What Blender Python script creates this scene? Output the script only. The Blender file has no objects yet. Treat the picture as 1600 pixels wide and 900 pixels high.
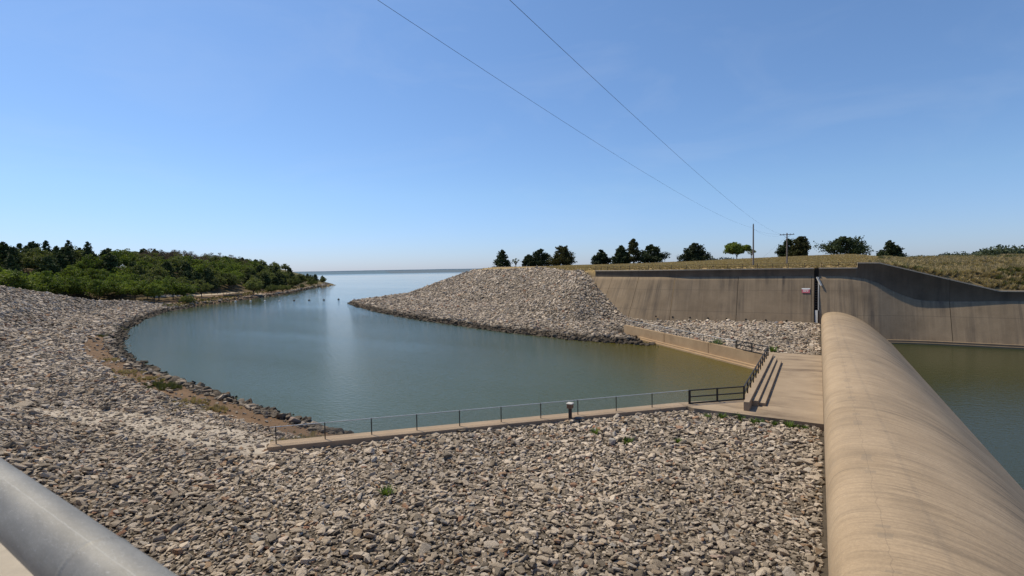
import bpy, bmesh, math, random
import numpy as np
from mathutils import Matrix, Vector

R = math.radians
random.seed(7)
rng = np.random.default_rng(7)
scene = bpy.context.scene
COL = scene.collection

# ------------------------------------------------------------------ camera
YAW, F = math.atan(0.6), 800.0            # F in pixels of a 1600 px wide frame
PITCH, ROLL = math.atan(30.8 / 800), math.atan(0.0170)
EYE = np.array([0.0, 0.0, 12.9])
_F = np.array([-math.sin(YAW), math.cos(YAW), 0.0]); _R = np.array([math.cos(YAW), math.sin(YAW), 0.0]); _U = np.array([0, 0, 1.0])
cf = _F * math.cos(PITCH) - _U * math.sin(PITCH)
cu0 = _U * math.cos(PITCH) + _F * math.sin(PITCH)
cr = _R * math.cos(ROLL) - cu0 * math.sin(ROLL)
cu = cu0 * math.cos(ROLL) + _R * math.sin(ROLL)
cam_d = bpy.data.cameras.new('camera')
cam_d.sensor_width = 36.0; cam_d.lens = 36.0 * F / 1600; cam_d.clip_start = 0.05; cam_d.clip_end = 60000
cam = bpy.data.objects.new('camera', cam_d); COL.objects.link(cam)
m = Matrix.Identity(4)
for i in range(3):
    m[i][0], m[i][1], m[i][2], m[i][3] = cr[i], cu[i], -cf[i], EYE[i]
cam.matrix_world = m
scene.camera = cam
cam_d.dof.use_dof = True; cam_d.dof.focus_distance = 60; cam_d.dof.aperture_fstop = 7.0

# ------------------------------------------------------------------ sky, sun, exposure
SUN_EL = R(56)
SUN_AZ = R(84)                             # degrees left of +Y
sun_dir = Vector((-math.sin(SUN_AZ) * math.cos(SUN_EL), math.cos(SUN_AZ) * math.cos(SUN_EL), math.sin(SUN_EL)))
w = bpy.data.worlds.new('World'); scene.world = w; w.use_nodes = True
nt = w.node_tree
bg = nt.nodes['Background']
sky = nt.nodes.new('ShaderNodeTexSky'); sky.sky_type = 'NISHITA'; sky.sun_disc = False
sky.sun_elevation = SUN_EL; sky.sun_rotation = -SUN_AZ
sky.altitude = 350; sky.air_density = 1.0; sky.dust_density = 0.35; sky.ozone_density = 2.2
tcn = nt.nodes.new('ShaderNodeTexCoord'); sep = nt.nodes.new('ShaderNodeSeparateXYZ'); nt.links.new(tcn.outputs['Generated'], sep.inputs[0])
rmp = nt.nodes.new('ShaderNodeValToRGB'); nt.links.new(sep.outputs[2], rmp.inputs[0])        # white balance of the sky: a phone's cooler horizon
el = rmp.color_ramp.elements; el[0].position = 0.0; el[0].color = (0.66, 0.80, 1.27, 1); el[1].position = 0.14; el[1].color = (0.86, 1.02, 1.24, 1)
e3 = el.new(0.5); e3.color = (1.02, 1.20, 1.36, 1)
mixs = nt.nodes.new('ShaderNodeMix'); mixs.data_type = 'RGBA'; mixs.blend_type = 'MULTIPLY'; mixs.inputs[0].default_value = 1.0
nt.links.new(sky.outputs[0], mixs.inputs[6]); nt.links.new(rmp.outputs[0], mixs.inputs[7]); mpn = nt.nodes.new('ShaderNodeMapping'); mpn.inputs['Scale'].default_value = (1.6, 1.6, 5.0); nt.links.new(tcn.outputs['Generated'], mpn.inputs[0])
ns = nt.nodes.new('ShaderNodeTexNoise'); ns.inputs['Scale'].default_value = 1.5; ns.inputs['Detail'].default_value = 7; ns.inputs['Roughness'].default_value = 0.6; ns.inputs['Distortion'].default_value = 0.8
nt.links.new(mpn.outputs[0], ns.inputs[0]); cr2 = nt.nodes.new('ShaderNodeValToRGB'); nt.links.new(ns.outputs[0], cr2.inputs[0])
cr2.color_ramp.elements[0].position = 0.50; cr2.color_ramp.elements[0].color = (0, 0, 0, 1); cr2.color_ramp.elements[1].position = 0.80; cr2.color_ramp.elements[1].color = (0.10, 0.10, 0.10, 1)
mxc = nt.nodes.new('ShaderNodeMix'); mxc.data_type = 'RGBA'; mxc.inputs[7].default_value = (7.0, 7.6, 8.4, 1)     # thin cirrus
nt.links.new(cr2.outputs[0], mxc.inputs[0]); nt.links.new(mixs.outputs[2], mxc.inputs[6]); nt.links.new(mxc.outputs[2], bg.inputs[0])
bg.inputs[1].default_value = 0.105
sl = bpy.data.lights.new('sun', 'SUN'); sl.energy = 4.6; sl.angle = R(0.5); sl.color = (1.0, 0.885, 0.655)
so = bpy.data.objects.new('sun', sl); COL.objects.link(so)
so.rotation_euler = sun_dir.to_track_quat('Z', 'Y').to_euler()
scene.view_settings.view_transform = 'Standard'; scene.view_settings.look = 'None'
scene.view_settings.exposure = 0.0; scene.view_settings.gamma = 1.0
scene.view_settings.use_curve_mapping = False
try:
    scene.cycles.max_bounces = 5; scene.cycles.diffuse_bounces = 2; scene.cycles.transparent_max_bounces = 6
except Exception:
    pass

# ------------------------------------------------------------------ photo measurements -> world points
def ray(px, py):
    return cf + cr * ((px - 800) / F) - cu * ((py - 450) / F)
def atz(px, py, z):
    d = ray(px, py); t = (z - EYE[2]) / d[2]; return EYE + d * t
def atY(px, py, Y):
    d = ray(px, py); return EYE + d * (Y / d[1])
def atd(px, py, dist):                     # at a horizontal distance along the view
    d = ray(px, py); return EYE + d * (dist / (d @ _F))
def camxy(a, d):
    p = _R * a + _F * d; return np.array([p[0], p[1]])
def sstep(a, b, x):
    t = np.clip((np.asarray(x, float) - a) / (b - a), 0, 1); return t * t * (3 - 2 * t)
def vnoise(x, y, s, seed=0):               # smooth value noise, numpy
    x = np.asarray(x, float) / s + seed * 17.3; y = np.asarray(y, float) / s - seed * 9.1
    xi, yi = np.floor(x), np.floor(y); fx, fy = x - xi, y - yi
    def h(a, b):
        v = np.sin(a * 127.1 + b * 311.7 + seed * 74.7) * 43758.5453; return v - np.floor(v)
    ux, uy = fx * fx * (3 - 2 * fx), fy * fy * (3 - 2 * fy)
    return (h(xi, yi) * (1 - ux) + h(xi + 1, yi) * ux) * (1 - uy) + (h(xi, yi + 1) * (1 - ux) + h(xi + 1, yi + 1) * ux) * uy
def fbm(x, y, s, seed=0, o=3):
    v = 0; a = 0.5; n = 0
    for k in range(o):
        v = v + a * vnoise(x, y, s / 2 ** k, seed + k); n += a; a *= 0.5
    return v / n

# ------------------------------------------------------------------ helpers
def tag(o, label=None, cat=None, group=None, kind=None):
    if label: o['label'] = label
    if cat: o['category'] = cat
    if group: o['group'] = group
    if kind: o['kind'] = kind
    return o
def empty(name, loc=(0, 0, 0), rz=0.0):
    o = bpy.data.objects.new(name, None); COL.objects.link(o)
    o.location = loc; o.rotation_euler = (0, 0, rz); o.empty_display_size = 0.3
    return o
def add_obj(name, me, parent=None, mat=None):
    o = bpy.data.objects.new(name, me); COL.objects.link(o)
    if mat: me.materials.clear(); me.materials.append(mat)
    if parent: o.parent = parent
    return o
def copy_tree(o, parent=None):
    c = o.copy(); COL.objects.link(c)
    if parent: c.parent = parent
    for ch in list(o.children): copy_tree(ch, c)
    return c

class MB:
    """collects shapes, builds one mesh"""
    def __init__(s): s.v = []; s.f = []; s.uv = None
    def add(s, vs, fs):
        n = len(s.v); s.v += [tuple(map(float, p)) for p in vs]; s.f += [tuple(i + n for i in f) for f in fs]; return s
    def box(s, x0, x1, y0, y1, z0, z1):
        return s.add([(x0, y0, z0), (x1, y0, z0), (x1, y1, z0), (x0, y1, z0), (x0, y0, z1), (x1, y0, z1), (x1, y1, z1), (x0, y1, z1)],
                     [(3, 2, 1, 0), (4, 5, 6, 7), (0, 1, 5, 4), (1, 2, 6, 5), (2, 3, 7, 6), (3, 0, 4, 7)])
    def bar(s, a, b, w, h=None, up=(0, 0, 1)):   # rectangular bar from a to b
        a, b = Vector(a), Vector(b); h = h or w
        d = (b - a).normalized(); upv = Vector(up)
        if abs(d.dot(upv)) > 0.99: upv = Vector((1, 0, 0))
        x = d.cross(upv).normalized() * w / 2; y = x.cross(d).normalized() * h / 2
        vs = [a - x - y, a + x - y, a + x + y, a - x + y, b - x - y, b + x - y, b + x + y, b - x + y]
        return s.add(vs, [(3, 2, 1, 0), (4, 5, 6, 7), (0, 1, 5, 4), (1, 2, 6, 5), (2, 3, 7, 6), (3, 0, 4, 7)])
    def tube(s, pts, r, n=8, cap=True):
        pts = [Vector(p) for p in pts]; rs = r if isinstance(r, (list, tuple)) else [r] * len(pts)
        rings = []; base = len(s.v); vs = []
        for i, p in enumerate(pts):
            d = (pts[min(i + 1, len(pts) - 1)] - pts[max(i - 1, 0)]).normalized()
            u = Vector((0, 0, 1)) if abs(d.z) < 0.9 else Vector((1, 0, 0))
            x = d.cross(u).normalized(); y = d.cross(x).normalized()
            for k in range(n):
                t = 2 * math.pi * k / n; vs.append(p + (x * math.cos(t) + y * math.sin(t)) * rs[i])
        fs = []
        for i in range(len(pts) - 1):
            for k in range(n):
                a, b = i * n + k, i * n + (k + 1) % n
                fs.append((a, a + n, b + n, b))
        if cap:
            fs.append(tuple(range(n))); fs.append(tuple(range((len(pts) - 1) * n + n - 1, (len(pts) - 1) * n - 1, -1)))
        return s.add(vs, fs)
    def lathe(s, c, prof, n=16):           # prof: (r, z)
        vs = []; fs = []
        for (r, z) in prof:
            for k in range(n):
                t = 2 * math.pi * k / n; vs.append((c[0] + r * math.cos(t), c[1] + r * math.sin(t), c[2] + z))
        for i in range(len(prof) - 1):
            for k in range(n):
                a, b = i * n + k, i * n + (k + 1) % n; fs.append((a, b, b + n, a + n))
        fs.append(tuple(range(n - 1, -1, -1))); fs.append(tuple(range((len(prof) - 1) * n, len(prof) * n)))
        return s.add(vs, fs)
    def prism(s, poly, z0, z1):            # poly ccw in plan
        n = len(poly); vs = [(p[0], p[1], z0) for p in poly] + [(p[0], p[1], z1) for p in poly]
        fs = [tuple(range(n - 1, -1, -1)), tuple(range(n, 2 * n))] + [(i, (i + 1) % n, n + (i + 1) % n, n + i) for i in range(n)]
        return s.add(vs, fs)
    def build(s, name, mat, parent=None, smooth=False, bevel=0.0):
        me = bpy.data.meshes.new(name); me.from_pydata(s.v, [], s.f); me.update()
        bm = bmesh.new(); bm.from_mesh(me)
        bmesh.ops.recalc_face_normals(bm, faces=bm.faces)
        if bevel: bmesh.ops.bevel(bm, geom=list(bm.edges), offset=bevel, segments=1, affect='EDGES')
        bm.to_mesh(me); bm.free()
        if smooth: me.polygons.foreach_set('use_smooth', [True] * len(me.polygons))
        return add_obj(name, me, parent, mat)

def np_mesh(name, verts, faces, uv=None, smooth=False):
    """verts Nx3, faces MxK numpy (K = 3 or 4)"""
    me = bpy.data.meshes.new(name); verts = np.asarray(verts, np.float32); faces = np.asarray(faces, np.int32)
    k = faces.shape[1]; me.vertices.add(len(verts)); me.vertices.foreach_set('co', verts.ravel())
    me.loops.add(faces.size); me.loops.foreach_set('vertex_index', faces.ravel())
    me.polygons.add(len(faces)); me.polygons.foreach_set('loop_start', np.arange(0, faces.size, k, dtype=np.int32))
    if smooth: me.polygons.foreach_set('use_smooth', np.ones(len(faces), bool))
    if uv is not None:
        l = me.uv_layers.new(name='uv'); l.data.foreach_set('uv', np.asarray(uv, np.float32)[faces.ravel()].ravel())
    me.update(calc_edges=True); me.validate(); return me

# ------------------------------------------------------------------ materials
class MT:
    def __init__(s, name, rough=0.9, spec=0.3):
        s.m = bpy.data.materials.new(name); s.m.use_nodes = True; s.t = s.m.node_tree
        s.b = s.t.nodes['Principled BSDF']; s.b.inputs['Roughness'].default_value = rough
        s.b.inputs['Specular IOR Level'].default_value = spec
    def n(s, typ, **kw):
        o = s.t.nodes.new(typ)
        for k, v in kw.items(): setattr(o, k, v)
        return o
    def l(s, a, b): s.t.links.new(a, b)
    def pos(s): return s.n('ShaderNodeNewGeometry').outputs['Position']
    def uv(s): return s.n('ShaderNodeTexCoord').outputs['UV']
    def obj(s): return s.n('ShaderNodeTexCoord').outputs['Object']
    def scaled(s, src, sc):
        mp = s.n('ShaderNodeMapping'); s.l(src, mp.inputs[0]); mp.inputs['Scale'].default_value = sc; return mp.outputs[0]
    def noise(s, src, scale, detail=4, rough=0.55, dist=0.0, out=0):
        t = s.n('ShaderNodeTexNoise'); s.l(src, t.inputs['Vector']); t.inputs['Scale'].default_value = scale
        t.inputs['Detail'].default_value = detail; t.inputs['Roughness'].default_value = rough; t.inputs['Distortion'].default_value = dist
        return t.outputs[out]
    def ramp(s, src, stops, interp='LINEAR'):
        r = s.n('ShaderNodeValToRGB'); s.l(src, r.inputs[0]); r.color_ramp.interpolation = interp
        e = r.color_ramp.elements
        while len(e) > 1: e.remove(e[-1])
        e[0].position = stops[0][0]; e[0].color = s.c4(stops[0][1])
        for p, c in stops[1:]:
            q = e.new(p); q.color = s.c4(c)
        return r.outputs[0]
    @staticmethod
    def c4(c): return (c, c, c, 1) if isinstance(c, (int, float)) else (*c, 1)
    def mix(s, fac, a, b, mode='MIX'):
        x = s.n('ShaderNodeMix', data_type='RGBA', blend_type=mode)
        for src, i in ((fac, 0), (a, 6), (b, 7)):
            if isinstance(src, (int, float)) and i == 0: x.inputs[0].default_value = src
            elif isinstance(src, (tuple, int, float)): x.inputs[i].default_value = s.c4(src)
            else: s.l(src, x.inputs[i])
        return x.outputs[2]
    def math(s, op, a, b=None, clamp=False):
        x = s.n('ShaderNodeMath', operation=op); x.use_clamp = clamp
        for i, v in enumerate((a, b)):
            if v is None: continue
            if isinstance(v, (int, float)): x.inputs[i].default_value = v
            else: s.l(v, x.inputs[i])
        return x.outputs[0]
    def color(s, c):
        if isinstance(c, tuple): s.b.inputs['Base Color'].default_value = s.c4(c)
        else: s.l(c, s.b.inputs['Base Color'])
    def bump(s, h, strength=0.5, dist=0.05):
        b = s.n('ShaderNodeBump'); s.l(h, b.inputs['Height']); b.inputs['Strength'].default_value = strength; b.inputs['Distance'].default_value = dist
        s.l(b.outputs[0], s.b.inputs['Normal']); return b

def concrete(name, c_lo, c_hi, streak=None, dark=(0.06, 0.05, 0.04), stain=0.5, lift=None, seed=0.0):
    """streak: scale of stretched noise on the UV map (u along, v down the face)"""
    t = MT(name, 0.88, 0.25); p = t.pos()
    base = t.mix(t.ramp(t.noise(p, 0.35, 6, 0.6), [(0.3, 0.0), (0.7, 1.0)]), c_lo, c_hi)
    fine = t.noise(p, 9.0, 5, 0.7)
    base = t.mix(0.35, base, t.ramp(fine, [(0.25, 0.35), (0.75, 0.65)]), 'OVERLAY')
    if streak:
        u = t.scaled(t.uv(), streak); 
        st = t.ramp(t.noise(u, 1.0, 6, 0.65, 0.25), [(0.46, 0.0), (0.66, 1.0)])
        big = t.ramp(t.noise(p, 0.16, 4, 0.55), [(0.38, 0.10), (0.62, 1.0)])
        base = t.mix(t.math('MULTIPLY', t.math('MULTIPLY', st, big), stain), base, dark)
        st2 = t.ramp(t.noise(t.scaled(u, (2.7, 1.4, 1.0)), 1.0, 4, 0.6, 0.1), [(0.55, 0.0), (0.7, 1.0)])
        base = t.mix(t.math('MULTIPLY', st2, stain * 0.35), base, tuple(min(1, c * 1.25) for c in c_hi))
    if lift:                                 # horizontal pour lines
        v = t.n('ShaderNodeSeparateXYZ'); t.l(p, v.inputs[0])
        fr = t.math('FRACT', t.math('DIVIDE', v.outputs[2], lift))
        ln = t.math('LESS_THAN', fr, 0.018)
        base = t.mix(t.math('MULTIPLY', ln, 0.45), base, dark)
    t.color(base); t.bump(t.noise(p, 4.0, 8, 0.7), 0.35, 0.04)
    return t.m
def plain(name, c, rough=0.6, metal=0.0, var=0.25, scale=6.0):
    t = MT(name, rough, 0.4); n = t.noise(t.obj(), scale, 5, 0.6)
    t.color(t.mix(n, tuple(x * (1 - var) for x in c), tuple(min(1, x * (1 + var)) for x in c)))
    t.b.inputs['Metallic'].default_value = metal; t.bump(t.noise(t.obj(), scale * 6, 3), 0.15, 0.01); return t.m

M = {}
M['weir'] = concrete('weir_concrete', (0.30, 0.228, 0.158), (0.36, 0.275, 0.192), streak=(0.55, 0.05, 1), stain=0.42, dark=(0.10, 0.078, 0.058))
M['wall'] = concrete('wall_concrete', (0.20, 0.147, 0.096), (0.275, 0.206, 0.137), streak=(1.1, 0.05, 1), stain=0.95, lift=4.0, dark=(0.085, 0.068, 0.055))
M['parapet'] = concrete('shade_darkened_parapet', (0.105, 0.083, 0.062), (0.15, 0.12, 0.09), streak=(0.5, 0.08, 1), stain=0.7, dark=(0.05, 0.045, 0.04))  # base colour darkened to deepen the parapet's shade; streaks are stain
M['slab'] = concrete('slab_concrete', (0.28, 0.212, 0.148), (0.35, 0.268, 0.188), streak=(0.22, 0.7, 1), stain=0.8, dark=(0.12, 0.085, 0.06))
M['kerb'] = concrete('kerb_concrete', (0.31, 0.23, 0.16), (0.38, 0.285, 0.20))
M['lowwall'] = concrete('low_wall_concrete', (0.33, 0.225, 0.135), (0.42, 0.30, 0.185), streak=(0.6, 0.5, 1), stain=0.4, dark=(0.13, 0.085, 0.05))
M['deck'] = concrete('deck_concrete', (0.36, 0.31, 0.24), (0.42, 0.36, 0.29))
M['wire_galv'] = plain('bright_galvanised_wire', (0.50, 0.52, 0.53), 0.45)
M['black'] = plain('black_painted_steel', (0.018, 0.017, 0.017), 0.55)
M['rail_black'] = plain('weathered_black_steel', (0.03, 0.027, 0.026), 0.6, var=0.5)
M['galv'] = plain('dull_galvanised_steel', (0.30, 0.32, 0.33), 0.5, 0.3, scale=3)
M['dark_post'] = plain('dark_brown_post', (0.05, 0.04, 0.035), 0.8)
M['white'] = plain('white_paint', (0.72, 0.71, 0.68), 0.6, var=0.1)
M['pale'] = plain('weathered_pale_paint', (0.48, 0.46, 0.43), 0.7, var=0.2)
M['red'] = plain('faded_red_paint', (0.42, 0.10, 0.13), 0.6, var=0.15)
M['orange'] = plain('faded_orange_plastic', (0.62, 0.20, 0.09), 0.5, var=0.1)
M['wood'] = plain('weathered_wood', (0.20, 0.15, 0.11), 0.85, var=0.3)
M['polewood'] = plain('grey_pole_wood', (0.22, 0.18, 0.155), 0.85, var=0.25)
M['brownwood'] = plain('brown_wood', (0.19, 0.115, 0.075), 0.85, var=0.3)
M['fencebrown'] = plain('rusty_brown_steel', (0.10, 0.07, 0.05), 0.8, var=0.3)
M['wire'] = plain('dark_wire', (0.05, 0.05, 0.055), 0.6)
M['bark'] = plain('tree_bark', (0.10, 0.08, 0.065), 0.95, var=0.35, scale=3)

# stones
def stone_mat(name, dark=0.0):
    t = MT(name, 0.92, 0.2); info = t.n('ShaderNodeObjectInfo'); rnd = info.outputs['Random']; p = t.pos()
    c = t.ramp(rnd, [(0.0, (0.12, 0.097, 0.074)), (0.12, (0.20, 0.163, 0.125)), (0.35, (0.33, 0.267, 0.203)), (0.6, (0.44, 0.358, 0.276)),
                     (0.80, (0.54, 0.45, 0.36)), (0.89, (0.30, 0.275, 0.248)), (0.945, (0.33, 0.225, 0.135)), (0.985, (0.25, 0.125, 0.08)), (1.0, (0.60, 0.53, 0.45))])
    big = t.ramp(t.noise(p, 0.10, 4, 0.6), [(0.35, 0.98), (0.65, 1.36)])
    c = t.mix(1.0, c, big, 'MULTIPLY')
    c = t.mix(t.ramp(t.noise(p, 2.2, 6, 0.7), [(0.40, 0.0), (0.80, 0.45)]), c, (0.15, 0.125, 0.095))
    c = t.mix(t.ramp(t.noise(p, 5.0, 5, 0.7), [(0.5, 0.0), (0.8, 0.5)]), c, (0.52, 0.45, 0.375))
    z = t.n('ShaderNodeSeparateXYZ'); t.l(p, z.inputs[0])
    wet = t.n('ShaderNodeMapRange'); t.l(t.math('ADD', z.outputs[2], t.math('MULTIPLY', t.noise(p, 0.5, 3), 0.9)), wet.inputs[0])
    wet.inputs[1].default_value = 1.15; wet.inputs[2].default_value = 1.75; wet.inputs[3].default_value = 0.86; wet.inputs[4].default_value = 0.0
    c = t.mix(wet.outputs[0], c, (0.050, 0.038, 0.027))       # silt and algae left by the lake
    t.color(c); t.bump(t.noise(p, 9.0, 8, 0.8), 1.0, 0.09)
    return t.m
M['stone'] = stone_mat('limestone_riprap')

def leaf_mat(name, c1, c2, trans=0.25):
    t = MT(name, 0.7, 0.2); info = t.n('ShaderNodeObjectInfo')
    at = t.n('ShaderNodeAttribute'); at.attribute_name = 'leaf_tone'
    f = t.math('ADD', t.math('MULTIPLY', at.outputs['Fac'], 0.55), t.math('MULTIPLY', info.outputs['Random'], 0.55))
    c = t.mix(f, c1, c2); t.color(c)
    tr = t.n('ShaderNodeBsdfTranslucent'); t.l(t.mix(1.0, c, (1.25, 1.3, 0.6), 'MULTIPLY'), tr.inputs[0])
    mx = t.n('ShaderNodeMixShader'); mx.inputs[0].default_value = trans
    t.l(t.b.outputs[0], mx.inputs[1]); t.l(tr.outputs[0], mx.inputs[2]); t.l(mx.outputs[0], t.n('ShaderNodeOutputMaterial').inputs[0])
    for o in list(t.t.nodes):
        if o.type == 'OUTPUT_MATERIAL' and not o.inputs[0].links[0].from_node == mx: t.t.nodes.remove(o)
    return t.m
M['leaf'] = leaf_mat('broadleaf_foliage', (0.04, 0.066, 0.015), (0.185, 0.235, 0.05), 0.32)
M['leaf2'] = leaf_mat('olive_foliage', (0.045, 0.06, 0.022), (0.165, 0.185, 0.065), 0.3)
M['cedar'] = leaf_mat('cedar_foliage', (0.018, 0.028, 0.013), (0.052, 0.072, 0.028), 0.12)
M['cedar_wood'] = leaf_mat('wood_cedar_foliage', (0.03, 0.045, 0.018), (0.085, 0.11, 0.042), 0.15)
M['cedar_olive'] = leaf_mat('olive_cedar_foliage', (0.035, 0.038, 0.014), (0.085, 0.085, 0.028), 0.15)
M['brown_leaf'] = leaf_mat('dry_brown_foliage', (0.07, 0.048, 0.036), (0.145, 0.105, 0.08), 0.15)
M['pale_leaf'] = leaf_mat('pale_foliage', (0.10, 0.12, 0.06), (0.20, 0.22, 0.12), 0.3)
M['far_leaf'] = leaf_mat('far_foliage', (0.03, 0.045, 0.03), (0.07, 0.09, 0.05), 0.1)
M['weed'] = leaf_mat('weed_foliage', (0.06, 0.10, 0.02), (0.14, 0.20, 0.05), 0.3)
M['drygrass'] = leaf_mat('dry_grass', (0.19, 0.142, 0.08), (0.42, 0.335, 0.205), 0.25)
M['greengrass'] = leaf_mat('rough_green_grass', (0.05, 0.06, 0.02), (0.13, 0.135, 0.05), 0.2)

# water
def water(name, c, rip, calm):
    t = MT(name, 0.04, 0.5); t.b.inputs['IOR'].default_value = 1.333; p = t.pos()
    cl = t.ramp(t.noise(p, 0.02, 3), [(0.3, 0.0), (0.7, 1.0)])
    wc = t.mix(cl, c, tuple(x * 1.12 for x in c))
    if calm:                                  # low wall's olive reflection painted into the corner water; ruffled open water far out
        sp3 = t.n('ShaderNodeSeparateXYZ'); t.l(p, sp3.inputs[0])
        def rng_(v, a, b_):
            m_ = t.n('ShaderNodeMapRange'); m_.interpolation_type = 'SMOOTHSTEP'; t.l(v, m_.inputs[0]); m_.inputs[1].default_value = a; m_.inputs[2].default_value = b_; return m_.outputs[0]
        off = t.math('ADD', sp3.outputs[0], sp3.outputs[1])
        wc = t.mix(t.math('MULTIPLY', rng_(off, 30.0, 54.0), 0.95), wc, (0.074, 0.060, 0.004))
        farr = rng_(t.math('SUBTRACT', t.math('MULTIPLY', sp3.outputs[1], 0.8575), t.math('MULTIPLY', sp3.outputs[0], 0.5145)), 1200.0, 2600.0)
        t.l(t.math('ADD', t.math('MULTIPLY', farr, 0.30), 0.04), t.b.inputs['Roughness'])
    t.color(wc)
    n1 = t.noise(t.scaled(p, (1.0, 1.5, 1)), 1.5, 5, 0.6); n2 = t.noise(p, 4.2, 3, 0.6)
    h = t.math('ADD', n1, t.math('MULTIPLY', n2, 0.35))
    if calm:                                  # wind lanes: smooth and ruffled streaks
        wl = t.ramp(t.noise(t.scaled(p, (0.0016, 0.008, 1)), 1.0, 4, 0.6, 0.4), [(0.38, 0.35), (0.62, 1.0)])
        wn = t.ramp(t.noise(p, 0.018, 3, 0.5, 0.6), [(0.34, 0.7), (0.56, 1.0)])
        h = t.math('MULTIPLY', h, t.math('MULTIPLY', wl, wn))
        s0 = t.n('ShaderNodeSeparateXYZ'); t.l(p, s0.inputs[0])      # the open water beyond the inlet lies smoother
        m0 = t.n('ShaderNodeMapRange'); m0.interpolation_type = 'SMOOTHSTEP'; t.l(t.math('SUBTRACT', t.math('MULTIPLY', s0.outputs[1], 0.8575), t.math('MULTIPLY', s0.outputs[0], 0.5145)), m0.inputs[0])
        m0.inputs[1].default_value = 95; m0.inputs[2].default_value = 230; m0.inputs[3].default_value = 1.0; m0.inputs[4].default_value = 0.3
        h = t.math('MULTIPLY', h, m0.outputs[0])
    t.b.inputs['Specular IOR Level'].default_value = 0.22; t.bump(h, rip, 0.2)
    return t.m
M['lake'] = water('lake_water', (0.058, 0.076, 0.043), 1.0, True)
M['basin'] = water('basin_water', (0.034, 0.038, 0.012), 0.16, False)

# ------------------------------------------------------------------ plan of the place
ZW = 1.9                                     # walkway level; the lake surface is z = 0
pen_px = [(516, 446), (490, 450), (450, 459), (400, 466), (340, 474), (300, 480)]
near_px = [(300, 480), (255, 488), (220, 500), (195, 515), (186, 530), (188, 545), (200, 560), (235, 580), (290, 601), (350, 622), (420, 645), (480, 665), (542, 683)]
far_px = [(1012, 539), (960, 536), (900, 531), (800, 520), (720, 509), (640, 497), (590, 487), (560, 479), (546, 473)]
pen = [atz(x, y, 0)[:2] for x, y in pen_px]
near = [atz(x, y, 0)[:2] for x, y in near_px]
far = [atz(x, y, 0)[:2] for x, y in far_px]
KA, KB = np.array([-29.6, 19.4]), np.array([-8.8, 40.9])          # kerb walkway, stone-side line
FA, FB = np.array([-5.3, 68.1]), np.array([-31.5, 93.2])          # far low wall, water-side line
kn = np.array([-(KB - KA)[1], (KB - KA)[0]]); kn /= np.linalg.norm(kn)       # towards the water
kd = (KB - KA) / np.linalg.norm(KB - KA)
fd = (FB - FA); flen = np.linalg.norm(fd); fd = fd / flen; fnl = np.array([fd[1], -fd[0]])     # along the wall; towards land
if fnl @ np.array([1, 1]) < 0: fnl = -fnl
tip = pen[0]; nose = far[-1]
W = pen[::1] + near[1:] + [KA + kn * 1.2 + (KB - KA) * 0.12, KB + kn * 1.2, np.array([-5.3, 45.2]), FA] + far + \
    [nose + (-2, 12), nose + (6, 28), nose + (28, 60), nose + (75, 150), (20, 420), (120, 900), (600, 3000), (9000, 30000), (-60000, 30000), (-60000, 1000), (-3000, 560), (-900, 440), (-640, 420), (-500, 385), tip + (-40, 22)]
W = np.array([np.asarray(p, float) for p in W])
NEARL = np.array(pen + near[1:]); FARL = np.array([FB] + far + [nose + (-2, 12), nose + (6, 28), nose + (28, 60), nose + (75, 150), (20, 420)], float)

def seg_dist(P, L, closed=False):
    P = np.atleast_2d(P); best = np.full(len(P), 1e18); idx = np.zeros(len(P), int); tt = np.zeros(len(P))
    n = len(L); 
    for i in range(n if closed else n - 1):
        a, b = L[i], L[(i + 1) % n]; ab = b - a
        t = np.clip(((P - a) @ ab) / max(ab @ ab, 1e-9), 0, 1); q = a + t[:, None] * ab
        d = ((P - q) ** 2).sum(1); mk = d < best; best[mk] = d[mk]; idx[mk] = i; tt[mk] = t[mk]
    return np.sqrt(best), idx, tt
def inside(P, L):
    P = np.atleast_2d(P); c = np.zeros(len(P), bool); n = len(L)
    for i in range(n):
        a, b = L[i], L[(i + 1) % n]
        k = (a[1] > P[:, 1]) != (b[1] > P[:, 1])
        with np.errstate(divide='ignore', invalid='ignore'):
            x = (b[0] - a[0]) * (P[:, 1] - a[1]) / (b[1] - a[1] + 1e-12) + a[0]
        c ^= k & (P[:, 0] < x)
    return c

# near crest line (x, y, z) and the outline of the near stone bank
K = np.array([[0, -14, 12.0], [-60, -14, 12.0], [-110, -2, 12.0], [-145, 22, 12.8], [*camxy(-123, 123), 11.5], [*camxy(-129, 140), 8.9], [*camxy(-140, 162), 4.6], [*camxy(-152, 186), 2.6]])
NB = np.array([np.asarray(p, float) for p in near[::1] + [KA, KB, (4, 41), (4, -40), (-110, -40), (-165, 12), camxy(-142, 136), camxy(-166, 190), near[0] + (-6, -8)]])

# far wall path: straight at YF, flared upstream of XF0
YF, XF0, RFL = 106.2, -23.0, 30.0
def wall_path(X):
    X = np.asarray(X, float); t = np.maximum(0, XF0 - X); tm = 0.62 * RFL
    y = np.where(t < tm, t * t / (2 * RFL), tm * tm / (2 * RFL) + 0.62 * (t - tm)); s = np.minimum(t / RFL, 0.62)
    return YF + y, s
TOP = [(1275, 418.2), (1339.5, 417.6), (1340, 409.7), (1374, 409.7), (1562, 453.7), (1599, 454.2)]
_tp = [atY(x, y, YF) for x, y in TOP]
ztop_x = [-70] + [p[0] for p in _tp] + [120]; ztop_z = [_tp[0][2]] + [p[2] for p in _tp] + [_tp[-1][2]]
BND = [(1278.7, 432.4), (1317.8, 432.4), (1335, 434), (1357, 439.8), (1376.5, 447.6), (1396, 459.8), (1415.6, 469.6), (1435, 476.4), (1454.7, 478.6), (1484, 478), (1525.6, 475), (1562, 472), (1599, 472)]
_bp = [atY(x, y, YF) for x, y in BND]
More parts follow.
